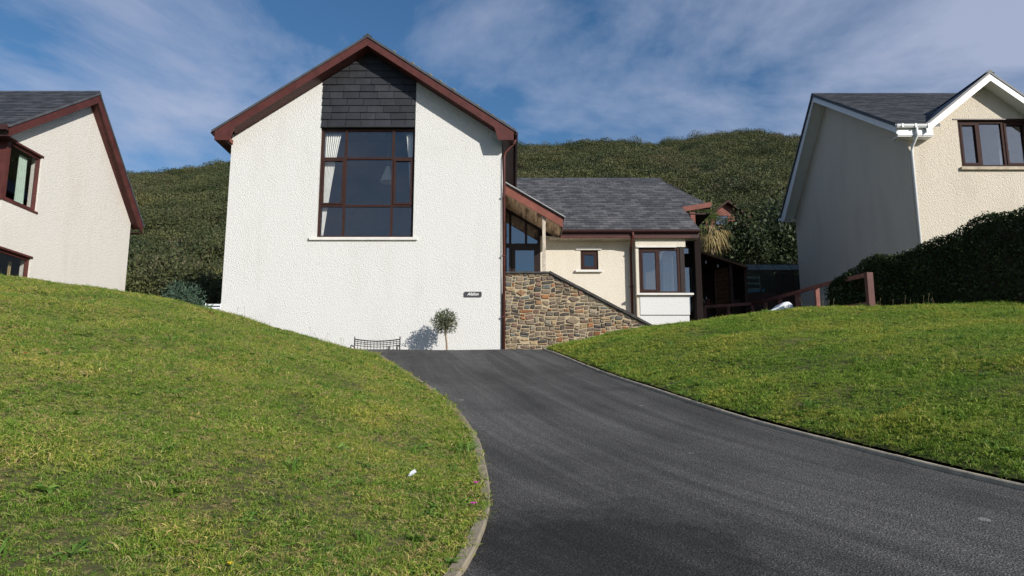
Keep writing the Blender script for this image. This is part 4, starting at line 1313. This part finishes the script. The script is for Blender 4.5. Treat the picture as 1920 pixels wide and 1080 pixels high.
# palm
pm = empty('palm', (8.85, 32.4, terrain(8.85, 32.4)))
tag(pm, 'shaggy palm with green crown and drooping dry fronds behind the shelter', 'palm')
mb = MB(); trunk_mesh(mb, (8.85, 32.4, terrain(8.85, 32.4)-.1), (8.83, 32.4, 9.95), .14, .12); mb.build('trunk', 'bark_dark', pm, True)
def frond(a, el, L, droop, mat):
    v = []; f = []
    nb = 9
    stem = Vector((8.83, 32.4, 9.9)); d = Vector((math.cos(a)*math.cos(el), math.sin(a)*math.cos(el), math.sin(el)))
    hub = stem + d*L*.42 + Vector((0, 0, -droop*.10))
    side = d.cross(Vector((0, 0, 1))).normalized(); upv = side.cross(d)
    for k in range(nb):
        t = (k-(nb-1)/2)/((nb-1)/2)
        dd = (d*math.cos(t*1.1) + side*math.sin(t*1.1)).normalized()
        ln = L*.62*(1-.25*abs(t))*random.uniform(.85, 1.1)
        m_ = hub + dd*ln*.55 + Vector((0, 0, -droop*.22)); e_ = hub + dd*ln + Vector((0, 0, -droop*random.uniform(.6, 1.0)))
        w_ = upv.cross(dd).normalized()*.022
        i = len(v); v += [hub, m_+w_, e_, m_-w_]; f.append((i, i+1, i+2, i+3))
    i = len(v); w_ = side*.012
    v += [stem-w_, stem+w_, hub+w_, hub-w_]; f.append((i, i+1, i+2, i+3))
    attach(add_obj('frond', raw_mesh('frond', v, f, mat), None), pm)
for k in range(16): frond(k*2.399, random.uniform(.25, 1.25), random.uniform(.95, 1.2), .25, 'palm_green')
for k in range(12): frond(k*2.399+1, random.uniform(-.5, .15), random.uniform(.95, 1.2), .55, 'palm_green' if k % 3 == 0 else 'palm_dry')
for k in range(16): frond(k*2.399+2, random.uniform(-1.2, -.5), random.uniform(.9, 1.2), .85, 'palm_dry')

# hedge
hg = empty('hedge', (10.4, 16.9, 4.1))
tag(hg, 'dark clipped hedge rising along the lawn in front of the sand house', 'hedge')
HA, HD = Vector((8.25, 19.3, 0)), Vector((.66, -.75, 0)).normalized()
HN = Vector((-HD.y, HD.x, 0))                        # to the far side
if HN.y < 0: HN = -HN
def htop(t): return 4.88 + .36*min(t, 1) + .20*t + .09*math.sin(t*2.1) + .05*math.sin(t*5.3+1)
HT = 7.6
core = MB()
seg = 30
for k in range(seg):
    t0, t1 = HT*k/seg, HT*(k+1)/seg
    a = HA + HD*t0; b = HA + HD*t1
    pts = []
    for (p, t) in ((a, t0), (b, t1)):
        g0 = zR(p.x, p.y) - .3
        q1 = p + HN*.16; q2 = p + HN*.95
        pts.append([(q1.x, q1.y, g0), (q2.x, q2.y, g0), (q2.x, q2.y, htop(t)-.16), (q1.x, q1.y, htop(t)-.16)])
    i = len(core.v); core.v += pts[0] + pts[1]
    for e in range(4): core.f.append((i+e, i+(e+1) % 4, i+4+(e+1) % 4, i+4+e))
    if k == 0: core.f.append((i, i+1, i+2, i+3))
    if k == seg-1: core.f.append((i+4, i+5, i+6, i+7))
core.build('light_block_core', 'bark_dark', hg)  # dark solid core added inside the leaves to block light
def hedge_pts(n, face):
    t = rng.random(n)*HT
    top = np.array([htop(x) for x in t])
    base = np.array([zR(HA.x+HD.x*x, HA.y+HD.y*x) for x in t]) - .05
    lump = .07*np.sin(t*7+1) + .05*np.sin(t*17)
    if face == 'front':
        h = rng.random(n); w = .04 + lump*.35 + .055*rng.normal(size=n).clip(-1.6, 1.3) + .03*np.sin(h*9+t*5)
        z = base + (top-base)*h
    elif face == 'back':
        h = rng.random(n); w = 1.08 + .07*rng.normal(size=n); z = base + (top-base)*h
    else:
        w = rng.random(n)*1.1; z = top - .04 + .045*rng.normal(size=n).clip(-1.5, 1.8) + lump*.25
    x = HA.x + HD.x*t + HN.x*w; y = HA.y + HD.y*t + HN.y*w
    return np.stack([x, y, z], axis=1)
P_ = np.concatenate([hedge_pts(42000, 'front'), hedge_pts(5000, 'back'), hedge_pts(14000, 'top')])
ends = hedge_pts(1500, 'front'); tt = rng.random(1500)
ends[:, 0] = HA.x + HN.x*tt*1.05 + .06*rng.normal(size=1500) + HD.x*.02; ends[:, 1] = HA.y + HN.y*tt*1.05 + .06*rng.normal(size=1500)
ends[:, 2] = zR(HA.x, HA.y) + (htop(0)-zR(HA.x, HA.y))*rng.random(1500)
P_ = np.concatenate([P_, ends])
v, f = leaves(P_, .050, .6, .2)
attach(add_obj('foliage', np_mesh('foliage', v, f, 'hedge_leaf'), None), hg)

# ------------------------------------------------------------------ timber rail fence
rf = empty('rail_fence', (8.6, 17.6, 4.2))
tag(rf, 'dark red timber rail fence running back between the lawn and the sand house', 'fence')
FP = [(8.55, 17.6, 4.95), (8.62, 19.3, 5.10), (8.69, 21.0, 5.24), (8.79, 22.7, 5.36), (8.86, 24.4, 5.48), (8.96, 26.1, 5.62), (9.01, 27.75, 5.76), (8.1, 27.70, 5.68), (7.2, 27.66, 5.63)]
for k, (x, y, z) in enumerate(FP):
    g0 = min(terrain(x, y), z-.8) - .1
    w = .075 if k == 0 else .058
    MB().box(x-w, x+w, y-w, y+w, g0, z+(.03 if k == 0 else -.02)).build('post', 'paint_red' if k == 0 else 'timber_rail', rf, bevel=.006)
for a, b in zip(FP, FP[1:]):
    for dz, hh in ((-.01, .11), (-.72, .10)):
        A_, B_ = Vector(a), Vector(b)
        dr_ = (B_-A_).normalized(); sd_ = Vector((-dr_.y, dr_.x, 0)).normalized()
        A_ = A_ + dr_*(.077 if a is FP[0] else .002) + Vector((0, 0, dz)); B_ = B_ - dr_*.002 + Vector((0, 0, dz))
        mb = MB()
        mb.prism([tuple(A_-sd_*.025-Vector((0, 0, hh/2))), tuple(A_+sd_*.025-Vector((0, 0, hh/2))), tuple(A_+sd_*.025+Vector((0, 0, hh/2))), tuple(A_-sd_*.025+Vector((0, 0, hh/2)))], tuple(B_-A_))
        mb.build('rail', 'timber_rail', rf)

# white moulded shell behind the fence
ws = MB()
prof = [(6.75, 4.26), (6.85, 4.38), (7.1, 4.46), (7.35, 4.56), (7.5, 4.69), (7.66, 4.72), (7.76, 4.64), (7.80, 4.45), (7.80, 3.9), (6.75, 3.9)]
ws.xz(prof, 20.4, 21.0)
tag(ws.build('plastic_shell', 'plastic_white', None, False, .05), 'white rounded plastic shell lying behind the timber rail fence', 'shell')

# ------------------------------------------------------------------ garden shelter
sh = empty('garden_shelter', (8, 28.8, 5.2))
tag(sh, 'dark timber lean-to shelter with sloping roof beside the slate-roofed wing', 'shelter')
def srz(x): return 7.82 - (x-7.15)*.335
MB().xz([(7.10, srz(7.10)), (8.98, srz(8.98)), (8.98, srz(8.98)-.09), (7.10, srz(7.10)-.09)], 27.85, 30.4).build('roof', 'timber_brown', sh)
MB().box(7.12, 7.22, 28.0, 28.1, 4.6, srz(7.2)-.10).build('post', 'post_weathered', sh)
MB().box(8.30, 8.42, 28.0, 28.12, 4.6, srz(8.4)-.10).build('post', 'timber_dark', sh)
MB().box(8.86, 8.96, 28.0, 28.1, 4.6, srz(8.95)-.10).build('post', 'timber_dark', sh)
MB().xz([(7.12, 4.6), (8.95, 4.6), (8.95, srz(8.95)-.1), (7.12, srz(7.12)-.1)], 30.2, 30.3).build('back_panel', 'timber_dark', sh)
MB().box(8.88, 8.95, 28.11, 30.19, 4.6, srz(8.95)-.12).build('side_panel', 'timber_dark', sh)
k = 0; z = 4.7
while z < srz(8.2)-.25:
    MB().prism([(7.95, 28.75, z), (8.36, 28.13, z), (8.36, 28.13, z+.15), (7.95, 28.75, z+.15)], (.025, .018, 0)).build('board', 'timber_brown', sh)
    z += .17
MB().box(7.93, 8.0, 28.72, 28.79, 4.6, 7.1).build('batten', 'timber_brown', sh)
MB().box(7.25, 7.95, 29.2, 29.9, 5.95, 6.01).build('counter', 'timber_brown', sh)
MB().box(7.25, 7.93, 29.25, 29.85, 4.6, 5.949).build('counter_front', 'timber_dark', sh)
for (x, z, wh) in ((7.50, 7.42, 'nearer the pale post'), (7.95, 7.27, 'nearer the slatted boards')):
    r_ = empty('light_bulb', (x, 28.3, z))
    tag(r_, 'bulb hanging under the roof of the timber shelter, ' + wh, 'light bulb', 'bulbs hanging in the shelter')
    MB().tube([(x, 28.3, z+.10), (x, 28.3, z+.06), (x, 28.3, z+.02), (x, 28.3, z-.04)], [.018, .03, .042, .012], 8).build('bulb', 'plastic_white', r_, True)
    MB().tube([(x, 28.3, z+.09), (x, 28.3, srz(x)-.08)], .006, 5).build('flex', 'iron_black', r_)
co = empty('garden_hoops', (7.5, 29.4, 6.02)); tag(co, 'pale bent hoops lying on the counter in the timber shelter', 'hoops')
for k in range(4):
    MB().tube([(7.35+.03*k+(.36-.04*k)*math.sin(R(a))*.9, 29.35+.03*k, 6.02+(.24-.03*k)*math.cos(R(a))) for a in range(-20, 91, 11)], .012, 5).build('hoop', 'post_weathered', co)
jg = empty('terracotta_jar', (7.8, 29.4, 6.02)); tag(jg, 'orange jar with pale spout on the counter in the timber shelter', 'jar')
MB().tube([(7.82, 29.4, 6.01), (7.82, 29.4, 6.08), (7.82, 29.4, 6.16), (7.82, 29.4, 6.18)], [.08, .11, .10, .05], 10).build('body', 'paint_red_faded', jg, True)
MB().tube([(7.74, 29.38, 6.17), (7.74, 29.38, 6.28)], [.03, .008], 6).build('spout', 'plastic_white', jg)

# ------------------------------------------------------------------ greenhouse
gh = empty('greenhouse', (10.4, 30, 5.8))
tag(gh, 'glass greenhouse with dark base between the shelter and the sand house', 'greenhouse')
GX0, GX1, GYF, GYB, GZ0, GZE, GZR = 9.30, 11.9, 29.4, 30.3, 6.42, 7.32, 7.62
mb = MB()
xs_ = [GX0 + (GX1-GX0)*k/4 for k in range(5)]
for x in xs_:
    mb.box(x-.018, x+.018, GYF-.02, GYF+.02, GZ0, GZE); mb.box(x-.018, x+.018, GYB-.02, GYB+.02, GZ0, GZE)
    mb.yz([(GYF, GZE), (GYB-.45, GZR), (GYB-.45, GZR+.03), (GYF, GZE+.03)], x-.015, x+.015)
mb.box(GX0, GX1, GYF-.025, GYF+.025, GZE, GZE+.04).box(GX0, GX1, GYB-.47, GYB-.43, GZR, GZR+.04).box(GX0, GX1, GYF-.025, GYF+.025, GZ0-.04, GZ0)
mb.build('frame', 'timber_dark', gh)
for a, b in zip(xs_, xs_[1:]):
    MB().box(a+.02, b-.02, GYF-.004, GYF+.004, GZ0+.002, GZE-.002).build('pane', 'glass_green', gh)
    MB().yz([(GYF+.01, GZE+.045), (GYB-.45, GZR+.045), (GYB-.45, GZR+.05), (GYF+.01, GZE+.05)], a+.018, b-.018).build('roof_pane', 'dirty_glass', gh)
MB().box(GX0-.1, GX1, GYB+.03, GYB+.1, 5.6, GZE).build('back_panel', 'timber_dark', gh)
MB().box(GX0-.15, GX1, GYF-.08, GYF+.03, 5.3, GZ0-.042).build('base_wall', 'timber_dark', gh)
st_ = empty('plant_staging', (9.75, 29.9, 6.3)); tag(st_, 'white slatted staging shelves inside the greenhouse', 'shelf')
for z in (6.62, 6.86, 7.10):
    MB().box(9.40, 10.05, 29.7, 30.0, z, z+.03).build('shelf', 'plastic_white', st_)
for x in (9.42, 10.02): MB().box(x-.015, x+.015, 29.69, 29.72, 6.2, 7.2).build('leg', 'plastic_white', st_)
tr_ = MB().xz([(9.42, 6.45), (10.1, 6.5), (10.12, 6.60), (9.42, 6.52)], 29.45, 29.66)
tag(tr_.build('seed_tray', 'plastic_blue', None), 'bright blue tray lying inside the greenhouse', 'tray')

# low dark fence panel behind the rail
df = empty('board_fence', (9.3, 26, 5.2)); tag(df, 'low black board fence below the greenhouse', 'fence')
for k in range(9):
    x = 8.55 + k*.28
    MB().box(x, x+.27, 28.55+.01*(k % 2), 28.6+.01*(k % 2), 4.8, 6.02+.045*k).build('board', 'timber_dark', df)

# ------------------------------------------------------------------ far house among the trees
fh = empty('far_house', (15, 50, terrain(15, 50)))
tag(fh, 'distant gabled house with blue window showing above the shrubs', 'house')
fa, fz, fs = 14.35, 15.75, 0.80
MB().xz([(12.9, 10), (15.8, 10), (15.8, fz-1.3), (fa, fz-.2), (12.9, fz-1.3)], 48.3, 50.5).build('wall', 'paint_red_faded', fh)
mb = MB()
for s_ in (-1, 1):
    xe = fa + s_*1.75
    mb.xz([(fa, fz), (xe, fz-fs*1.75), (xe, fz-fs*1.75-.16), (fa, fz-.16)], 47.9, 50.8)
mb.build('roof', 'timber_dark', fh)
window(fh, front(48.29), 13.55, 14.4, 14.1, 14.75, [], [], .05, .05, 'frame_dark', 'glass_coated')
MB().box(10.5, 12.88, 49, 52, 10, 14.1).build('side_wing', 'lead_grey', fh)
MB().prism([(10.3, 48.8, 14.1), (13.3, 48.8, 14.1), (13.3, 50.4, 15.0), (10.3, 50.4, 15.0)], (0, 0, .1)).build('wing_roof', 'lead_grey', fh)

# white garden chair just showing past the corner of the white house
ch = empty('garden_chair', (-8.75, 20.9, 4.1)); tag(ch, 'white metal garden chair peeping past the corner of the white house', 'chair')
cz0 = 3.93
for sx in (-.22, .22):
    MB().tube([(-8.66+sx, 21.3, cz0), (-8.66+sx, 21.3, cz0+.45), (-8.66+sx, 21.42, cz0+.88)], .014, 6).build('back_leg', 'plastic_white', ch)
    MB().tube([(-8.66+sx, 20.85, cz0), (-8.66+sx, 20.85, cz0+.62), (-8.66+sx, 20.9, cz0+.66), (-8.66+sx, 21.3, cz0+.67)], .014, 6).build('arm', 'plastic_white', ch)
MB().box(-8.88, -8.44, 20.85, 21.3, cz0+.43, cz0+.46).build('seat', 'plastic_white', ch)
for k in range(4): MB().box(-8.86, -8.46, 21.33+.028*k, 21.345+.028*k, cz0+.54+.09*k, cz0+.59+.09*k).build('back_slat', 'plastic_white', ch)

# ------------------------------------------------------------------ scattering (grass and scrub)
def hidden_collection(name, meshes):
    c = bpy.data.collections.new(name)
    for i, me in enumerate(meshes):
        c.objects.link(bpy.data.objects.new(name + '_tuft', me))
    return c

def scatter(name, me, coll, smin, smax, tilt, seed, label, cat, align=True):
    o = bpy.data.objects.new(name, me); COL.objects.link(o)
    tag(o, label, cat, kind='stuff')
    ng = bpy.data.node_groups.new(name, 'GeometryNodeTree')
    ng.interface.new_socket('Geometry', in_out='INPUT', socket_type='NodeSocketGeometry')
    ng.interface.new_socket('Geometry', in_out='OUTPUT', socket_type='NodeSocketGeometry')
    n, l = ng.nodes, ng.links
    gi, go = n.new('NodeGroupInput'), n.new('NodeGroupOutput')
    dist = n.new('GeometryNodeDistributePointsOnFaces'); dist.inputs['Seed'].default_value = seed
    na = n.new('GeometryNodeInputNamedAttribute'); na.data_type = 'FLOAT'; na.inputs['Name'].default_value = 'dens'
    l.new(na.outputs['Attribute'], dist.inputs['Density'])
    l.new(gi.outputs[0], dist.inputs['Mesh'])
    ci = n.new('GeometryNodeCollectionInfo'); ci.inputs['Collection'].default_value = coll
    ci.inputs['Separate Children'].default_value = True; ci.inputs['Reset Children'].default_value = True
    iop = n.new('GeometryNodeInstanceOnPoints'); iop.inputs['Pick Instance'].default_value = True
    rv = n.new('FunctionNodeRandomValue'); rv.data_type = 'FLOAT_VECTOR'
    rv.inputs['Min'].default_value = (-tilt, -tilt, 0); rv.inputs['Max'].default_value = (tilt, tilt, 6.283)
    rv.inputs['Seed'].default_value = seed + 1
    rsn = n.new('FunctionNodeRandomValue'); rsn.data_type = 'FLOAT'
    rsn.inputs[2].default_value = smin; rsn.inputs[3].default_value = smax; rsn.inputs['Seed'].default_value = seed + 2
    l.new(dist.outputs['Points'], iop.inputs['Points']); l.new(ci.outputs[0], iop.inputs['Instance'])
    l.new(rv.outputs[0], iop.inputs['Rotation'])
    sa = n.new('GeometryNodeInputNamedAttribute'); sa.data_type = 'FLOAT'; sa.inputs['Name'].default_value = 'size'
    mu = n.new('ShaderNodeMath'); mu.operation = 'MULTIPLY'
    l.new(rsn.outputs[1], mu.inputs[0]); l.new(sa.outputs['Attribute'], mu.inputs[1])
    l.new(mu.outputs[0], iop.inputs['Scale'])
    l.new(iop.outputs[0], go.inputs[0])
    md = o.modifiers.new('scatter', 'NODES'); md.node_group = ng
    return o

def set_attr(me, name, fn):
    at = me.attributes.new(name, 'FLOAT', 'POINT')
    at.data.foreach_set('value', [fn(v.co) for v in me.vertices])

def blade_mesh(name, nb, spread, h0, h1, w, lean, mat, seed):
    q = random.Random(seed); v = []; f = []
    for k in range(nb):
        a = q.uniform(0, 6.283); r_ = spread*math.sqrt(q.random())
        bx, by = r_*math.cos(a), r_*math.sin(a)
        h = q.uniform(h0, h1); th = q.uniform(0, 6.283); ln = h*q.uniform(.3, 1)*lean
        dx_, dy_ = math.cos(th)*ln, math.sin(th)*ln
        tw = q.uniform(-1.3, 1.3); ww = w*q.uniform(.7, 1.3)
        wx, wy, wz_ = -math.sin(th)*ww*math.cos(tw), math.cos(th)*ww*math.cos(tw), ww*math.sin(tw)
        i = len(v)
        v += [(bx-wx, by-wy, -.006-wz_), (bx+wx, by+wy, -.006+wz_), (bx+dx_*.45+wx*.9, by+dy_*.45+wy*.9, h*.65+wz_), (bx+dx_*.45-wx*.9, by+dy_*.45-wy*.9, h*.65-wz_), (bx+dx_, by+dy_, h*.85)]
        f += [(i, i+1, i+2, i+3), (i+3, i+2, i+4)]
    return raw_mesh(name, v, f, mat)

def weed_mesh(name, nl, L, w, mat, seed):
    q = random.Random(seed); v = []; f = []
    for k in range(nl):
        a = k*2.4 + q.uniform(-.3, .3); l_ = L*q.uniform(.6, 1.1); e = q.uniform(.1, .6)
        d = Vector((math.cos(a)*math.cos(e), math.sin(a)*math.cos(e), math.sin(e))); s_ = Vector((-math.sin(a), math.cos(a), 0))*w*q.uniform(.7, 1.2)
        b0 = Vector((q.uniform(-.02, .02), q.uniform(-.02, .02), .005))
        m_ = b0 + d*l_*.55; t_ = b0 + d*l_ - Vector((0, 0, l_*.25))
        i = len(v); v += [b0, m_+s_, t_, m_-s_]; f.append((i, i+1, i+2, i+3))
    return raw_mesh(name, v, f, mat)
def tuft_set(nm, gm, straw, sd):
    q = [blade_mesh('tuft_a', 34, .06, .008, .024, .0017, 2.2, gm, sd+1), blade_mesh('tuft_b', 34, .065, .006, .018, .0019, 3.0, gm, sd+2),
         blade_mesh('tuft_c', 26, .05, .010, .036, .0016, 1.6, gm, sd+3), blade_mesh('tuft_d', 34, .065, .005, .015, .0019, 3.8, gm, sd+4),
         weed_mesh('tuft_f', 12, .030, .007, 'weed_leaf', sd+6), weed_mesh('tuft_g', 16, .020, .006, 'weed_leaf', sd+7)]
    if straw: q.append(blade_mesh('tuft_e', 28, .06, .005, .015, .0016, 3.8, 'grass_straw', sd+5))
    return hidden_collection(nm, q)
tuft_colls = {-1: tuft_set('grass_left', 'grass_blade', True, 0), 1: tuft_set('grass_right', 'grass_green', False, 40)}
lrnd = random.Random(404)
def in_view(co, m=2.5): return abs(co.x) < .72*co.y + m and co.y > 2.2
for (ys, xs, N_, zf, side, seed, lbl) in ((LL[0], LL[1], LL[2], LL[3], -1, 3, 'short patchy mown grass with straw tints on the left lawn'),
                                        (LR[0], LR[1], LR[2], LR[3], 1, 13, 'short green mown grass on the lawn below the hedge')):
    me = sheet('grass', 'lawn_soil', ys, xs, zf, N_)
    kf = kerbL if side < 0 else kerbR
    def dens(co):
        if not in_view(co): return 0.0
        base = 1200 if co.y < 7 else max(560, 1200*7/co.y)
        return base*lrnd.choice((.75, .9, 1.05, 1.2, 1.35))
    def size(co):
        d = abs(co.x - kf(co.y))
        s_ = 1.0 + .028*max(0, co.y-6)
        if d < .3 and side < 0: s_ *= 1.25
        if side > 0 and d < .13: s_ *= .55
        elif side > 0 and d < .8: s_ *= 1.2
        return s_ * (1 + .25*math.sin(co.x*2.3+co.y)*math.sin(co.y*1.9-co.x*.7)) * lrnd.choice((.65, .8, .95, 1.0, 1.15, 1.35))
    set_attr(me, 'dens', dens); set_attr(me, 'size', size)
    scatter('grass', me, tuft_colls[side], .45, 1.25, .35, seed, lbl, 'grass')
# broad-leaved weeds
weeds = [weed_mesh('weed_a', 11, .11, .016, 'weed_leaf', 21), weed_mesh('weed_b', 14, .08, .020, 'weed_leaf', 22), weed_mesh('weed_c', 9, .13, .013, 'weed_leaf', 23),
         blade_mesh('weed_d', 26, .06, .06, .12, .004, 1.3, 'weed_leaf', 24)]
weed_coll = hidden_collection('weeds', weeds)
for (ys, xs, N_, zf, side, seed, lbl) in ((LL[0], LL[1], LL[2], LL[3], -1, 31, 'scattered dandelion and plantain leaves in the left lawn'),
                                        (LR[0], LR[1], LR[2], LR[3], 1, 33, 'scattered broad weeds along the edge of the lawn below the hedge')):
    me = sheet('lawn_weeds', 'lawn_soil', ys, xs, zf, N_)
    kf = kerbL if side < 0 else kerbR
    def dens(co):
        if not in_view(co, 1.5): return 0.0
        d = abs(co.x - kf(co.y))
        s_ = math.sin(co.x*1.7+.6*co.y)*math.sin(co.y*1.3-co.x*.5+1)
        b_ = 2.5 + 9*max(0, s_-.35)
        if side > 0 and d < .9: b_ += 26*(1-d/.9)
        if side < 0 and d < .5: b_ += 14*(1-d/.5)
        return b_
    set_attr(me, 'dens', dens); set_attr(me, 'size', lambda co: 1.0)
    scatter('lawn_weeds', me, weed_coll, .5, 1.25, .3, seed, lbl, 'weeds')

# scrub on the hill
def clump(name, n, leaf, seed, mat, flat=.75):
    q = np.random.default_rng(seed)
    lc = q.normal(size=(6, 3)); lc /= np.linalg.norm(lc, axis=1)[:, None]; lc *= .45; lc[:, 2] = np.abs(lc[:, 2])
    k = q.integers(0, 6, n); d = q.normal(size=(n, 3)); d /= np.linalg.norm(d, axis=1)[:, None]
    p = (lc[k] + d*(.55*q.random(n)**.4)[:, None])
    p[:, 2] = p[:, 2]*flat + .25
    v, f = leaves(p, leaf, .55, .5, outward=d*.7)
    return np_mesh(name, v, f, mat)
sc_coll = hidden_collection('scrub', [clump('c1', 2200, .065, 1, 'scrub_leaf'), clump('c2', 2200, .06, 2, 'scrub_leaf', .6), clump('c3', 2000, .075, 3, 'scrub_leaf', .95), clump('c4', 2200, .065, 4, 'scrub_leaf', .7), clump('c5', 1800, .06, 5, 'scrub_brown', .6), clump('c6', 1800, .06, 6, 'scrub_pale', .55), clump('c7', 2200, .065, 7, 'scrub_leaf', .8), clump('c8', 2200, .06, 8, 'dark_leaf', .8)])
bush_coll = hidden_collection('bush', [clump('b1', 2600, .060, 11, 'scrub_leaf', 1.0), clump('b2', 2600, .055, 12, 'dark_leaf', .9), clump('b3', 2600, .06, 13, 'scrub_brown', .8), clump('b4', 2600, .05, 14, 'scrub_leaf', .8)])
hx = axis([(-95, 75, 3.0)]); hy = axis([(30.5, 128, 2.5)])
hv = [(x, y, terrain(x, y)) for y in hy for x in hx]; nh = len(hx)
hf = [(j*nh+i, j*nh+i+1, (j+1)*nh+i+1, (j+1)*nh+i) for j in range(len(hy)-1) for i in range(nh-1)]
me = raw_mesh('hillside_scrub', hv, hf, 'scrub_soil')
def hdens(co):
    if abs(co.x) > .78*co.y + 6: return 0.0
    if co.x > -5 and co.y < 36 and co.x < 16: return 0.0
    if abs(co.x-13.5) < 4.5 and 44 < co.y < 53: return 0.0
    return 1.2
set_attr(me, 'dens', hdens)
set_attr(me, 'size', lambda co: (1.15 + .35*math.sin(co.x*.21+co.y*.13)*math.sin(co.y*.17-co.x*.09)) * (.85 if co.y < 45 else 1.0))
scatter('hillside_scrub', me, sc_coll, .45, 1.9, .35, 77, 'dense dark scrub of bracken and gorse covering the hill', 'scrub')
me = raw_mesh('hillside_bushes', hv, hf, 'scrub_soil')
set_attr(me, 'dens', lambda co: 0.10*max(0, hdens(co))*(1 + 1.4*max(0, math.sin(co.x*.13+1)*math.sin(co.y*.11))))
set_attr(me, 'size', lambda co: 1.0)
scatter('hillside_bushes', me, bush_coll, 1.0, 2.5, .25, 91, 'taller gorse and thorn bushes standing out of the hill scrub', 'bushes')
for k, (x, y, z, r_, h_) in enumerate(((-19.5, 33.5, 7.3, 1.8, 1.5), (-17.0, 32.5, 7.1, 1.6, 1.4), (-14.6, 33.2, 7.4, 1.7, 1.7), (-12.6, 32.0, 6.9, 1.3, 1.3))):
    bush('garden_shrub', (x, y, z), (r_, 1.3, h_), 5200, .085, 'dark_leaf' if k % 2 else 'scrub_leaf',
         ('olive green rounded shrub at the foot of the hill beside the red-trimmed house', 'dark green shrub second from the red-trimmed house at the hill foot',
          'tall olive shrub between the dark green shrubs at the hill foot', 'dark green shrub at the hill foot behind the rosemary bush')[k], seed=40+k, lumps=16)

# ------------------------------------------------------------------ seed stalks, flowers, feather
def lz(x, y): return zL(x, y) if x < kerbL(y) else (zR(x, y) if x > kerbR(y) else zd(y))
mb = MB()
for k in range(46):
    if k < 30:
        y = random.uniform(15.5, 18.6); x = kerbL(y) - abs(random.gauss(0, 2.2)) - .05
    else:
        y = random.uniform(16, 18.3); x = random.uniform(6.5, 9.5)
    z = lz(x, y); h = random.uniform(.12, .30); lx = random.uniform(-.04, .04)
    mb.tube([(x, y, z), (x+lx*.4, y, z+h*.6), (x+lx, y, z+h)], .0022, 4)
    mb.tube([(x+lx, y, z+h-.02), (x+lx, y, z+h), (x+lx, y, z+h+.02)], [.003, .006, .002], 5)
tag(mb.build('seed_stalks', 'stem_dry', None), 'thin dry plantain seed stalks standing up from the lawns', 'stalks', kind='stuff')

def flower(x, y, h, r_, mat, label, cat='flower', group=None):
    z = lz(x, y)
    root = empty('flower', (x, y, z)); tag(root, label, cat, group)
    MB().tube([(x, y, z-.01), (x+.006, y, z+h)], .003, 5).build('stem', 'weed_leaf', root)
    v = []; f = []
    for k in range(12):
        a = k*math.pi/6; rr_ = r_*random.uniform(.85, 1.1)
        i = len(v); c, s_ = math.cos(a), math.sin(a)
        v += [(x, y, z+h), (x+rr_*.6*c-rr_*.22*s_, y+rr_*.6*s_+rr_*.22*c, z+h+r_*.25), (x+rr_*c, y+rr_*s_, z+h+r_*.15), (x+rr_*.6*c+rr_*.22*s_, y+rr_*.6*s_-rr_*.22*c, z+h+r_*.25)]
        f.append((i, i+1, i+2, i+3))
    attach(add_obj('petals', raw_mesh('petals', v, f, mat), None), root)
    MB().tube([(x, y, z+h-.004), (x, y, z+h+.006)], [r_*.35, r_*.2], 8).build('flower_head', mat, root)
for (x, y) in ((-5.27, 8.78), (-4.74, 7.28), (-8.1, 13.07), (-8.71, 12.79), (-7.29, 13.81), (-5.6, 13.79), (-7.67, 11.06)):
    flower(x, y, .06 if y < 12 else .11, .024, 'petal_orange', 'small orange hawkweed flower standing in the lawn below the red-trimmed house', group='orange flowers in the left lawn')
for (x, y) in ((-6.72, 14.26), (-6.03, 13.42), (-4.61, 12.75)):
    flower(x, y, .10, .022, 'petal_yellow', 'small yellow hawkbit flower on the lawn crest before the rosemary bush', group='yellow flowers on the lawn crest')
flower(-1.39, 3.86, .04, .018, 'petal_yellow', 'tiny yellow flower among dandelion leaves in the open left lawn')
for (x, y) in ((-.27, 5.4), (-.28, 5.96)):
    flower(x, y, .05, .030, 'petal_pink', 'small magenta pink flower beside the pale driveway kerb', group='pink flowers by the kerb')
for (x, y) in ((5.27, 8.51), (4.57, 8.38)):
    flower(x, y, .03, .020, 'petal_orange', 'faint orange flower in the lawn below the hedge', group='orange flowers below the hedge')
fx, fy = -.76, 5.83
fe = empty('feather', (fx, fy, zL(fx, fy)+.035)); tag(fe, 'white feather lying in the grass near the driveway kerb', 'feather')
fzz = zL(fx, fy)+.035
MB().tube([(fx-.035, fy, fzz), (fx, fy+.004, fzz+.012), (fx+.035, fy, fzz+.03)], [.001, .0015, .001], 5).build('quill', 'feather', fe)
vf = [(fx-.03, fy, fzz+.002), (fx-.012, fy-.026, fzz+.000), (fx+.016, fy-.030, fzz+.014), (fx+.036, fy, fzz+.032), (fx+.016, fy+.026, fzz+.050), (fx-.012, fy+.022, fzz+.034)]
attach(add_obj('vane', raw_mesh('vane', vf, [(0, 1, 2, 3), (0, 3, 4, 5)], 'feather'), None), fe)
